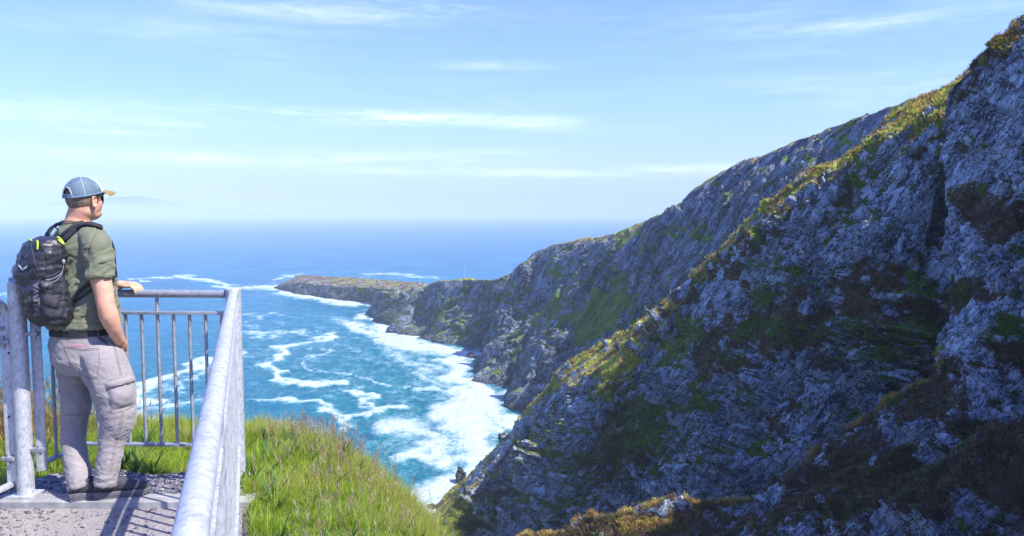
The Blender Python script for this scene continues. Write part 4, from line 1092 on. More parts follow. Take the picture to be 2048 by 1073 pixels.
def body():
    bm = bmesh.new()
    # skull, face, jaw
    ball(bm, hp(-.008, 0, .012), (.092, .074, .094), HR)
    ball(bm, hp(.020, 0, -.035), (.073, .064, .08), HR)
    ball(bm, hp(.036, 0, -.088), (.052, .052, .040), HR)          # chin and jaw
    ball(bm, hp(-.012, 0, -.072), (.062, .064, .05), HR)
    ball(bm, hp(.052, .035, -.03), (.030, .028, .034), HR); ball(bm, hp(.052, -.035, -.03), (.030, .028, .034), HR)   # cheeks
    ball(bm, hp(.083, 0, .022), (.018, .058, .016), HR)           # brow
    limb(bm, [(hp(.088, 0, .012), .009), (hp(.104, 0, -.014), .012), (hp(.108, 0, -.026), .015)], 14)
    for s in (-1, 1): ball(bm, hp(.094, .014*s, -.028), (.010, .008, .008), HR, 14)
    ball(bm, hp(.090, 0, -.053), (.009, .024, .0065), HR, 16); ball(bm, hp(.088, 0, -.064), (.010, .021, .007), HR, 16)    # lips
    ball(bm, hp(.082, 0, -.095), (.018, .024, .018), HR, 16)
    for s in (-1, 1):                                             # ears: shell, lobe
        e = hp(-.004, .079*s, -.018); R = HR @ Matrix.Rotation(math.radians(-14), 3, 'Y')
        for k in range(12):
            a = 2*math.pi*k/12
            c = e+(HF*math.cos(a)*.017+HU*math.sin(a)*.029)+HL*s*(.006-.006*math.cos(a))
            ball(bm, c, .0062 if k not in (8, 9) else .0085, seg=10)
        ball(bm, e-HL*s*.002, (.014, .005, .024), HR, 14)
    # neck and shoulders
    limb(bm, [(hp(-.022, 0, -.05), .062), (V3(158, 436, 4.12), .064), (V3(153, 458, 4.11), .07), (V3(152, 475, 4.11), .085)], 24)
    sc = [(478, 155, .095, .15), (500, 158, .115, .18), (540, 163, .125, .175), (590, 167, .125, .165), (640, 171, .14, .165), (690, 176, .165, .175), (730, 180, .15, .165)]
    loft(bm, [(V3(x, y, 4.11), FD, RDIR, a, b) for y, x, a, b in sc])
    # legs (inside the trousers)
    limb(bm, [(V3(204, 725, 4.03), .095), (V3(228, 790, 4.02), .08), (V3(235, 835, 4.01), .06), (V3(226, 880, 3.99), .05), (V3(218, 925, 3.965), .042), (V3(211, 952, 3.955), .033), (V3(210, 970, 3.985), .018)])
    limb(bm, [(V3(155, 725, 4.17), .085), (V3(152, 790, 4.16), .06), (V3(149, 840, 4.13), .048), (V3(146, 885, 4.10), .045), (V3(156, 935, 4.0), .04), (V3(160, 958, 3.975), .033), (V3(160, 976, 4.0), .018)])
    for a, b, Y in (((212, 976), (252, 987), 3.995), ((162, 978), (172, 984), 4.0)):
        limb(bm, [(V3(*a, Y), .017), (V3(*b, Y+.04), .014)], 12)
    # right arm, thumb-side towards the pocket
    limb(bm, [(V3(194, 490, 4.0), .060), (V3(198, 530, 3.985), .055), (V3(202, 560, 3.97), .051), (V3(209, 592, 3.96), .048), (V3(212, 612, 3.95), .045), (V3(218, 633, 3.96), .048), (V3(227, 655, 3.985), .040), (V3(234, 671, 4.02), .033), (V3(239, 681, 4.05), .031)], 22)
    ball(bm, V3(205, 612, 3.96), (.024, .03, .036), seg=14)
    def hand(wr, d, nrm, thumbside, curl, spread=.1, th_curl=.35):
        d = d.normalized(); nrm = nrm.normalized(); sd = d.cross(nrm).normalized()*thumbside
        # palm
        pr = Matrix((d, sd, nrm)).transposed()
        ball(bm, wr+d*.048, (.052, .040, .017), pr, 18); ball(bm, wr+d*.012, (.034, .028, .019), pr, 16)
        ball(bm, wr+d*.034+sd*.022-nrm*.006, (.032, .017, .016), pr, 14)
        for i, (off, l, r) in enumerate(((.029, .072, .0093), (.010, .080, .0095), (-.009, .075, .009), (-.027, .060, .0082))):
            base = wr+d*(.082-.003*abs(i-1))+sd*off
            pts = [(base-d*.02, r*1.08)]; p = base.copy(); dd = (d+sd*(off*spread*10)).normalized(); ang = 0
            for j, f in enumerate((.42, .32, .26)):
                ang = curl[i]*(.55+.5*j)
                q = dd*math.cos(ang)-nrm*math.sin(ang); pts.append((p.copy(), r*(1.02-.04*j))); p = p+q*l*f
            pts.append((p, r*.82)); limb(bm, pts, 10, 3)
        b0 = wr+d*.022+sd*.030; a = (d*.72+sd*.62-nrm*.25).normalized()
        p1 = b0+a*.034; a2 = (d*.9+sd*.1-nrm*th_curl).normalized(); p2 = p1+a2*.03; p3 = p2+a2*.024
        limb(bm, [(b0-a*.012, .013), (p1, .0115), (p2, .0105), (p3, .0085)], 10, 3)
    hand(V3(238, 679, 4.05), (V3(245, 714, 4.13)-V3(238, 679, 4.05)), Vector((.75, -.6, -.3)), 1, (.35, .35, .4, .45))
    # left arm lying along to the rail
    limb(bm, [(V3(127, 492, 4.22), .066), (V3(146, 545, 4.32), .057), (V3(168, 592, 4.43), .049), (V3(186, 604, 4.45), .045), (V3(208, 589, 4.455), .043), (V3(228, 575, 4.455), .033), (V3(241, 570, 4.45), .027)], 20)
    wr = V3(240, 569.5, 4.45)
    hand(wr, Vector((1, -.05, -.02)), Vector((.0, -.25, 1)), -1, (1.0, 1.1, 1.2, 1.25), .05, .5)
    me = fuse('body', bm, .0042, 5, .45)
    v, n = get_vn(me)
    n1 = fbm(v*30, 2)*.0012
    v = v+n*n1[:, None]; set_v(me, v)
    px, py = project(v)
    burn = np.exp(-(((px-208)/14)**2+((py-606)/16)**2))*1.0+np.exp(-(((px-150)/40)**2+((py-440)/14)**2))*.7+np.exp(-(((px-196)/10)**2+((py-412)/18)**2))*.5+np.exp(-(((px-238)/10)**2+((py-672)/12)**2))*.5
    hv = (v-np.array(HC)); f = hv@np.array(HF); u = hv@np.array(HU)
    st = np.where((u < -.05) & (u > -.14) & (f > -.005), .3*sstep(-u, .05, .08), 0)
    arm_hair = .18*np.exp(-(((px-225)/14)**2+((py-650)/18)**2))
    for nme, a in (('burn', burn), ('stubble', st+arm_hair)):
        at = me.attributes.new(nme, 'FLOAT', 'POINT'); at.data.foreach_set('value', a.astype(np.float32))
    return link('body', me, M_skin, person)
body_o = body()

def wrinkle(v, n, amp, sx, sz, seed, mask=None, rid=False, octv=3, shear=0):
    q = np.stack([v[:, 0], v[:, 1], v[:, 2]+shear*(v[:, 0]*.8-v[:, 1]*.6)], -1)*np.array([sx, sx, sz])+seed
    q = q+fbm(v*7+seed, 2)[:, None]*1.2
    w = (ridged(q, octv)*.6 if rid else fbm(q, octv))*amp
    if mask is not None: w = w*mask
    return v+n*w[:, None]

def trousers():
    bm = bmesh.new()
    secs = [(652, 170, .156, .168), (664, 171, .165, .175), (690, 175, .182, .180), (715, 178, .186, .180), (740, 184, .155, .158)]
    loft(bm, [(V3(x, y, 4.11), FD, RDIR, a, b) for y, x, a, b in secs], 40)
    limb(bm, [(V3(203, 722, 4.03), .118), (V3(221, 762, 4.02), .114), (V3(232, 803, 4.01), .100), (V3(235, 844, 4.0), .083), (V3(225, 881, 3.99), .064), (V3(219, 918, 3.965), .058), (V3(212, 954, 3.945), .052), (V3(209, 970, 3.94), .053)], 28, ends=(0,))
    limb(bm, [(V3(152, 722, 4.17), .100), (V3(150, 769, 4.165), .079), (V3(153, 806, 4.15), .075), (V3(148, 844, 4.13), .061), (V3(146, 881, 4.10), .059), (V3(152, 918, 4.03), .057), (V3(159, 956, 3.975), .055), (V3(160, 979, 3.95), .056)], 28, ends=(0,))
    ball(bm, V3(131, 690, 4.12), (.085, .085, .09))
    me = fuse('trousers', bm, .0058, 6, .5)
    v, n = get_vn(me); px, py = project(v)
    low = sstep(py, 700, 780); cuff = sstep(py, 900, 950)
    v = wrinkle(v, n, .008, 7, 17, 3, .35+low*.65)
    v = wrinkle(v, n, .0075, 12, 34, 9, sstep(py, 680, 740)*.7+cuff*.5, True, 3, .7)
    knee = np.exp(-((py-840)/26)**2)
    v = wrinkle(v, n, .0085, 10, 45, 19, knee*.8+cuff*.6+.25*low, True, 3, -.8)
    # seat crease and folds from hip
    v = v+n*(-.016*np.exp(-((px-(150+(py-690)*.35))/5)**2)*sstep(py, 700, 740)*sstep(-py, -800, -770))[:, None]
    v = wrinkle(v, n, .0045, 26, 70, 31, None, True)
    set_v(me, v)
    # open the cuffs visually: turn inward below the hem
    o = link('trousers', me, M_trous, person)
    bv = bvh_of(me); bm = bmesh.new()
    S_ = [[(108, 664), (150, 671), (205, 668), (228, 664)],                       # waistband lower edge
          [(128, 694), (165, 699), (197, 697)], [(130, 697), (166, 702), (198, 700)],
          [(128, 694), (140, 722), (158, 748), (178, 758), (194, 755), (199, 728), (198, 697)],
          [(224, 672), (232, 700), (240, 735), (244, 752)], [(221, 672), (229, 700), (237, 735), (241, 752)],
          [(228, 664), (238, 690), (258, 672)],
          [(247, 826), (242, 856), (233, 888), (229, 915), (222, 945)], [(243, 826), (238, 856), (229, 888), (225, 915), (218, 945)],
          [(124, 829), (150, 832), (178, 826)],
          [(190, 955), (215, 963), (238, 957)], [(138, 975), (160, 983), (184, 972)]]
    for s in S_:
        bm = bmesh.new(); seam(bv, s, .0015, bm, .0006, 8)
        if len(bm.verts): bm_obj('stitching', bm, M_stitch, o)
    # pink lettering on the pocket edge, worn to a faint line of stitches
    bm = bmesh.new(); r = random.Random(2)
    for k in range(14):
        x = 138+k*3; seam(bv, [(x, 690+r.uniform(-1, 1)), (x+2, 695+r.uniform(-1, 1))], .0012, bm, .0012, 3)
    bm_obj('pink_stitching', bm, simple('faded_pink_thread', (.55, .2, .27), .9), o)
    # cargo pocket on the thigh: a bellows pocket and its flap, laid over the cloth
    def patch(x0, y0, x1, y1, off, nx=16, ny=16, slx=0, sly=0, puff=.006):
        bm = bmesh.new(); g = []
        for j in range(ny):
            row = []
            for i in range(nx):
                u, w = i/(nx-1), j/(ny-1)
                h, nn = hit(bv, x0+(x1-x0)*u+slx*w, y0+(y1-y0)*w+sly*u)
                if h is None: row.append(None); continue
                e = min(1, 6*min(u, 1-u, w, 1-w)); row.append(bm.verts.new(h+nn*(off*(.15+.85*e)+puff*math.sin(u*3.14)*math.sin(w*3.14))))
            g.append(row)
        for j in range(ny-1):
            for i in range(nx-1):
                q = (g[j][i], g[j][i+1], g[j+1][i+1], g[j+1][i])
                if None not in q: bm.faces.new(q)
        return bm
    pk = bm_obj('cargo_pocket', patch(214, 772, 266, 822, .012, slx=8, sly=-14, puff=.012), M_trous, o, ang=80)
    bm_obj('flap', patch(210, 766, 268, 780, .021, 16, 6, 3, -16, .004), M_trous, pk, ang=80)
    bm = bmesh.new()
    # belt loop and a small clip with keys
    seam(bv, [(193, 650), (194, 660), (195, 670)], .0045, bm, .006, 5); bm_obj('belt_loop', bm, M_trous, o)
    bm = bmesh.new()
    L = surf_line(bv, [(193, 664), (196, 674), (203, 682), (212, 688)], .008, 3)
    for k, (p, nn) in enumerate(L):
        bmesh.ops.create_cone
        pts = [p+Vector((math.cos(a)*.007, 0, math.sin(a)*.009)) for a in np.linspace(0, 2*math.pi, 9)]
        tube_bm(bm, pts, .0015, 6)
    ko = bm_obj('key_clip', bm, simple('dark_metal', (.08, .08, .09), .7, .1), person)
    # belt
    bm = bmesh.new(); A = []
    for k in range(60):
        t = 2*math.pi*k/60; c = V3(171, 659, 4.11); A.append(c+FD*(.167*math.cos(t))+RDIR*(.179*math.sin(t)))
    rings = [[bm.verts.new(p+((p-c).normalized()*(.0 if j in (0, 3) else .005))+UP*(.019 if j < 2 else -.019)) for j in range(4)] for p in A]
    for i in range(60):
        a, b = rings[i], rings[(i+1) % 60]
        for j in range(4): bm.faces.new((a[j], b[j], b[(j+1) % 4], a[(j+1) % 4]))
    bm_obj('belt', bm, M_black, person)
    return o
trous_o = trousers()

def shirt():
    bm = bmesh.new()
    secs = [(446, 154, .068, .072), (453, 154, .078, .098), (463, 155, .095, .143), (476, 157, .112, .175), (495, 160, .128, .190), (530, 165, .138, .186), (570, 168, .143, .178), (610, 171, .152, .178), (638, 172, .166, .181), (652, 171, .175, .190)]
    loft(bm, [(V3(x, y, 4.11), FD, RDIR, a, b, 1.0 if y > 440 else 1) for y, x, a, b in secs], 40)
    limb(bm, [(V3(170, 468, 4.07), .052), (V3(185, 474, 4.03), .070), (V3(194, 492, 4.0), .073), (V3(197, 520, 3.985), .069)], 24)
    loft(bm, [(V3(194, 500, 3.995), Vector((1, 0, 0)), Vector((0, 1, 0)), .070, .072), (V3(196.5, 530, 3.985), Vector((1, 0, 0)), Vector((0, 1, 0)), .070, .069), (V3(198, 555, 3.972), Vector((1, 0, -.05)), Vector((0, 1, 0)), .072, .067)], 28)
    limb(bm, [(V3(140, 468, 4.16), .05), (V3(129, 490, 4.22), .080), (V3(139, 520, 4.28), .075), (V3(150, 548, 4.33), .073)], 24)
    me = fuse('t_shirt', bm, .0056, 7, .5)
    v, n = get_vn(me); px, py = project(v)
    # hollow the collar and the sleeve ends so they read as cloth edges
    slv = np.exp(-(((px-203)/26)**2+((py-556)/6)**2))*(n[:, 2] < -.6)
    v[:, 2] += slv*.012
    col = np.exp(-(((py-444)/6)**2))*(n[:, 2] > .6)
    m = sstep(py, 470, 520)
    # diagonal drag lines from the shoulder and pack
    q = np.stack([v[:, 0]*.7+v[:, 2]*.7, v[:, 1], v[:, 2]*.7-v[:, 0]*.7], -1)
    w = fbm(q*np.array([5, 4, 22])+fbm(v*6, 2)[:, None]*1.0+4, 3)*.022*(.3+m*.7)
    w += ridged(q*np.array([7, 5, 26])+12, 3)*.010*m
    w += fbm(v*np.array([6, 6, 30])+31, 3)*.016*sstep(py, 590, 625)*sstep(-py, -652, -640)
    # armhole seam
    sx = 183+(py-470)*-.02; d = np.abs(px-np.interp(py, [462, 480, 500, 520, 545], [194, 184, 177, 174, 176]))
    w -= .005*np.exp(-(d/2.2)**2)*((n[:, 1] < -.1) & (py < 548))
    v = v+n*w[:, None]; v = wrinkle(v, n, .002, 30, 50, 7); v = wrinkle(v, n, .006, 9, 26, 47, m, True, 2, .9)
    set_v(me, v)
    o = link('t_shirt', me, M_shirt, person)
    bv = bvh_of(me); M_ot = simple('olive_thread', (.09, .1, .06), .9)
    for q_ in ([(194, 462), (184, 480), (177, 500), (174, 522)], [(177, 551), (200, 553), (227, 551)], [(130, 644), (160, 646), (185, 648), (216, 646)]):
        bm = bmesh.new(); seam(bv, q_, .0013, bm, .0005, 8)
        if len(bm.verts): bm_obj('seam', bm, M_ot, o)
    # collar rib
    bm = bmesh.new(); pts = [V3(155, 446.5, 4.11)+FD*(.071*math.cos(t))+RDIR*(.074*math.sin(t))+UP*(-.012*math.cos(t)) for t in np.linspace(0, 2*math.pi, 33)]
    tube_bm(bm, pts, .0058, 8, False); bm_obj('collar', bm, M_shirt, o)
    return o, bv
shirt_o, shirt_bv = shirt()

def shoe(heel, d, ang_label=None, L=.292):
    """heel: back of the sole on the ground, d: toe direction"""
    d = d.normalized(); s = Vector((-d.y, d.x, 0))
    def prof(stations, z_off=0):
        bm = bmesh.new()
        loft(bm, [(heel+d*(x*L)+UP*(zc), s, UP, w, hz, .8) for x, w, zc, hz in stations], 28); return bm
    # sole: wavy thick rubber
    bm = bmesh.new()
    rings = []
    st = [(0.0, .024), (.03, .034), (.12, .039), (.3, .036), (.5, .038), (.68, .047), (.82, .047), (.93, .036), (.985, .018)]
    for x, w in st:
        zt = .034+.008*math.exp(-((x-.1)/.12)**2)+.006*x; zb = .018*max(0, (x-.75)/.25)**1.5+.006*max(0, (.06-x)/.06)
        c = heel+d*(x*L)
        rings.append([bm.verts.new(c+s*a*w*b+UP*z) for a, b, z in ((-1, .93, zb), (-1, 1.05, (zb+zt)/2), (-1, 1, zt), (1, 1, zt), (1, 1.05, (zb+zt)/2), (1, .93, zb))])
    for A, B in zip(rings[:-1], rings[1:]):
        for k in range(6): bm.faces.new((A[k], B[k], B[(k+1) % 6], A[(k+1) % 6]))
    bm.faces.new(rings[0]); bm.faces.new(rings[-1][::-1])
    for k in range(15):
        x = .06+k*.06; w = np.interp(x, [a for a, _ in st], [b for _, b in st]); zb = .018*max(0, (x-.75)/.25)**1.5
        box_bm(bm, heel+d*(x*L)+UP*(zb+.000), (.011, w*2, .008), Matrix((d, s, UP)).transposed())
    me = fuse('sole', bm, .003, 2, .4); set_v(me, get_vn(me)[0]); sole = me
    bm = bmesh.new()
    loft(bm, [(heel+d*(x*L)+UP*zc, s, UP, w, hz, .9) for x, w, zc, hz in
              [(.015, .022, .055, .022), (.06, .033, .064, .034), (.15, .037, .072, .044), (.28, .038, .076, .05), (.4, .038, .072, .045), (.52, .040, .064, .036), (.66, .045, .054, .027), (.8, .044, .048, .022), (.91, .033, .045, .019), (.965, .018, .041, .012)]], 28)
    loft(bm, [(heel+d*(.15*L)+UP*.06, d, s, .040, .034), (heel+d*(.17*L)+UP*.09, d, s, .044, .035), (heel+d*(.18*L)+UP*.112, d, s, .040, .034), (heel+d*(.18*L)+UP*.122, d, s, .032, .028)], 24)
    me = fuse('upper', bm, .0035, 4, .5); v, n = get_vn(me); v = wrinkle(v, n, .002, 40, 60, 2); set_v(me, v)
    return sole, me, (d, s, heel, L)
def shoes():
    for heel, d in ((Vector(PZ(188, 997, Z0+.036)), Vector((.95, .31, 0))), (Vector(PZ(137, 1001, Z0+.036)), Vector((.9, .43, 0)))):
        heel.z = Z0+.036
        sole, up, (dd, s, h, L) = shoe(heel, d)
        so_ = link('shoe', up, M_shoe, person); link('sole', sole, M_sole, so_)
        bm = bmesh.new()
        for k in range(6):
            x = .36+k*.045; w = .024-.0*k; z = .119-k*.0105
            tube_bm(bm, [h+dd*(x*L)+s*(-w)+UP*(z-.012), h+dd*((x+.02)*L)+UP*(z+.002), h+dd*((x+.0)*L)+s*w+UP*(z-.012)], .0024, 6)
        lo = bm_obj('laces', bm, simple('grey_lace', (.16, .16, .17), .8), so_)
        bm = bmesh.new()
        loft(bm, [(h+dd*(.015*L)+UP*.045, s, UP, .018, .02), (h+dd*(.0*L)+UP*.05, s, UP, .012, .012)], 12)
        bm_obj('heel_patch', bm, simple('heel_brown', (.16, .09, .08), .7), so_)
shoes()

def hair_cap():
    # short hair below the cap
    nu, nv = 96, 40; V = []
    for j in range(nv):
        for i in range(nu):
            t = math.pi+(i/(nu-1)-.5)*2*math.radians(118); ph = math.radians(-58+j/(nv-1)*100)
            V.append((t, ph))
    pts = []
    for t, ph in V:
        p = hp(-.008+.1012*math.cos(ph)*math.cos(t), .0822*math.cos(ph)*math.sin(t), .012+.1035*math.sin(ph))
        pts.append(p)
    pts = np.array([tuple(p) for p in pts])
    Q = grid_quads(nv, nu)
    T = np.array(V); c = T[Q].mean(1)
    # hairline: lower at the nape, rising in front of the ear
    ang = np.abs(c[:, 0]-math.pi)
    low = np.radians(-46)+sstep(ang, math.radians(55), math.radians(95))*np.radians(28)
    ear = (np.abs(ang-math.radians(92)) < .16) & (c[:, 1] < math.radians(4))
    keep = (c[:, 1] > low+.06*np.sin(c[:, 0]*23)) & ~ear
    nrm = pts-np.array(HC)
    pts = pts+nrm*(fbm(pts*120, 3)*.02)[:, None]
    me = np_mesh('hair', pts, Q[keep])
    m, t, b, out = mat('short_hair'); n = t.noise(t.mapping(t.geo(), sc=(1, 1, .3)), 420, 4, .7); n2 = t.noise(t.geo(), 30, 4, .6)
    t.link(t.mix(t.step(n2, .5, .7), t.ramp(n, [(.35, (.07, .045, .03)), (.55, (.22, .15, .1)), (.7, (.46, .35, .26))]), (.36, .26, .2, 1)), b.inputs['Base Color']); b.inputs['Roughness'].default_value = .7
    t.link(t.bump(n, .9, .004), b.inputs['Normal'])
    link('hair', me, m, person)
hair_cap()

def cap():
    CF = Matrix.Rotation(math.radians(-9), 3, HL) @ HF; CU = Matrix.Rotation(math.radians(-9), 3, HL) @ HU
    O = hp(-.004, 0, .026)
    A_, B_, H_ = .101, .085, .095
    def cp(t, ph, k=1.0):
        c = math.cos(ph)**.86; s_ = math.sin(ph)**1.02 if ph > 0 else 0
        f = A_*c*math.cos(t)*k; f += .006*math.cos(t)*(1-abs(math.sin(ph)))
        return O+CF*f+HL*(B_*c*math.sin(t)*k)+CU*(H_*s_*k)
    nu, nv = 144, 48; T = []; pts = []
    for j in range(nv):
        for i in range(nu):
            t = 2*math.pi*i/nu; ph = max(0.0, (j/(nv-1))*math.pi/2*.999); T.append((t, ph)); pts.append(tuple(cp(t, ph)))
    Q = grid_quads(nv, nu); wr = np.stack([np.arange(nv-1)*nu+nu-1, np.arange(nv-1)*nu, (np.arange(nv-1)+1)*nu, (np.arange(nv-1)+1)*nu+nu-1], -1); Q = np.concatenate([Q, wr])
    T = np.array(T); ct = T[Q][:, :, 0]; c = np.where(ct.max(1)-ct.min(1) > 3, 0, ct.mean(1)); ph = T[Q][:, :, 1].mean(1)
    back = np.abs(((c-math.pi+math.pi) % (2*math.pi))-math.pi)       # 0 at the back
    hole = (back < .42) & (ph < math.radians(34)*np.sqrt(np.clip(1-(back/.42)**2, 0, 1)))
    front = (np.abs(((c+math.pi) % (2*math.pi))-math.pi) < math.radians(58))
    cap_o = None
    pts = np.array(pts)
    def meshmat(name, a, b_, scale):
        m, t, b, out = mat(name); o = t.mapping(t.obj(), sc=(scale, scale, scale))
        w = t.add('ShaderNodeTexWave', wave_type='BANDS', bands_direction='Z'); t.link(t.obj(), w.inputs['Vector']); w.inputs['Scale'].default_value = scale
        w2 = t.noise(t.obj(), 90, 4, .6)
        n = t.noise(t.obj(), 18, 4, .6)
        f = t.math('ADD', t.math('MULTIPLY', w.outputs['Fac'], .55), t.math('MULTIPLY', w2, .45))
        col = t.mix(f, (*a, 1), (*b_, 1)); col = t.mix(t.math('MULTIPLY', t.step(n, .5, .7), .35), col, (.6, .66, .72, 1))
        t.link(col, b.inputs['Base Color']); b.inputs['Roughness'].default_value = .6; t.link(t.bump(f, .5, .002), b.inputs['Normal']); return m
    M_net = meshmat('blue_cap_mesh', (.035, .065, .095), (.17, .24, .30), 90)
    M_frontp = simple('white_cap_front', (.72, .76, .8), .8, var=.08)
    M_trim = simple('pale_blue_piping', (.3, .4, .48), .7, var=.1)
    M_band = simple('slate_blue_band', (.13, .2, .29), .7, var=.15)
    cap_o = link('cap', np_mesh('cap', pts, Q[~hole & ~front]), M_net, person)
    link('front_panel', np_mesh('front_panel', pts, Q[front]), M_frontp, cap_o)
    bm = bmesh.new()
    for t0 in (math.radians(58), math.radians(-58), math.radians(118), math.radians(-118)):
        tube_bm(bm, [cp(t0, f, 1.006) for f in np.linspace(0.0, 1.5, 20)], .0026, 8)
    tube_bm(bm, [cp(math.pi+.43*math.cos(a), math.radians(35)*math.sin(a) if math.sin(a) > 0 else 0, 1.006) for a in np.linspace(0, math.pi, 20)], .0035, 8)
    ball(bm, cp(0, math.pi/2*.999, 1.01), .006, seg=12)
    bm_obj('piping', bm, M_trim, cap_o)
    bm = bmesh.new()
    tube_bm(bm, [cp(t, 0.0, 1.004) for t in np.linspace(-math.pi+.4, math.pi-.4, 60)], .0042, 8)
    bm_obj('sweatband', bm, M_band, cap_o)
    bm = bmesh.new()
    L = [(cp(t, 0.09, 1.01), (cp(t, .09, 1.2)-cp(t, .09, 1.0)).normalized()) for t in np.linspace(math.pi-.46, math.pi+.46, 14)]
    ribbon(bm, L, .021, .0022); bm_obj('adjuster_strap', bm, M_band, cap_o)
    # curved peak
    bm = bmesh.new(); nu_, nv_ = 24, 10; top = []; bot = []
    for j in range(nv_):
        v = j/(nv_-1); rt, rb = [], []
        for i in range(nu_):
            a = math.radians(-52+104*i/(nu_-1)); ext = (.084*math.cos(a*1.35)**.6 if abs(a*1.35) < math.pi/2 else 0)
            base = cp(a, 0.02, 1.0); y = (base-O).dot(HL)
            p = base+CF*(ext*v)-CU*(1.7*(y*y)/.09*.11*v+.006*v+.018*v*v)
            rt.append(bm.verts.new(p+CU*.0018)); rb.append(bm.verts.new(p-CU*.0018))
        top.append(rt); bot.append(rb)
    for j in range(nv_-1):
        for i in range(nu_-1):
            bm.faces.new((top[j][i], top[j][i+1], top[j+1][i+1], top[j+1][i])); bm.faces.new((bot[j][i], bot[j+1][i], bot[j+1][i+1], bot[j][i+1]))
    for i in range(nu_-1): bm.faces.new((top[-1][i], top[-1][i+1], bot[-1][i+1], bot[-1][i]))
    for j in range(nv_-1):
        bm.faces.new((top[j][0], top[j+1][0], bot[j+1][0], bot[j][0])); bm.faces.new((top[j][-1], bot[j][-1], bot[j+1][-1], top[j+1][-1]))
    bmesh.ops.remove_doubles(bm, verts=bm.verts, dist=.0003)
    bm_obj('peak', bm, simple('mustard_suede', (.27, .175, .06), .85, var=.18, scale=60), cap_o)
    # sunglasses
    g = None
    bm = bmesh.new()
    for s in (-1, 1):
        L = [(hp(.102-.03*abs(t)**2*1.0, s*(.012+.055*t), .004), (HF+HL*s*.8*t).normalized()) for t in np.linspace(0, 1.05, 9)]
        ribbon(bm, L, .042, .0022)
    go = bm_obj('sunglasses', bm, simple('dark_lens', (.012, .011, .012), .12, var=.1), person)
    for s in (-1, 1):
        bm = bmesh.new(); tube_bm(bm, [hp(.070, s*.071, .012), hp(.04, s*.083, .012), hp(0, s*.086, .008), hp(-.02, s*.083, -.006)], .0026, 8)
        bm_obj('temple', bm, M_black, go)
cap()
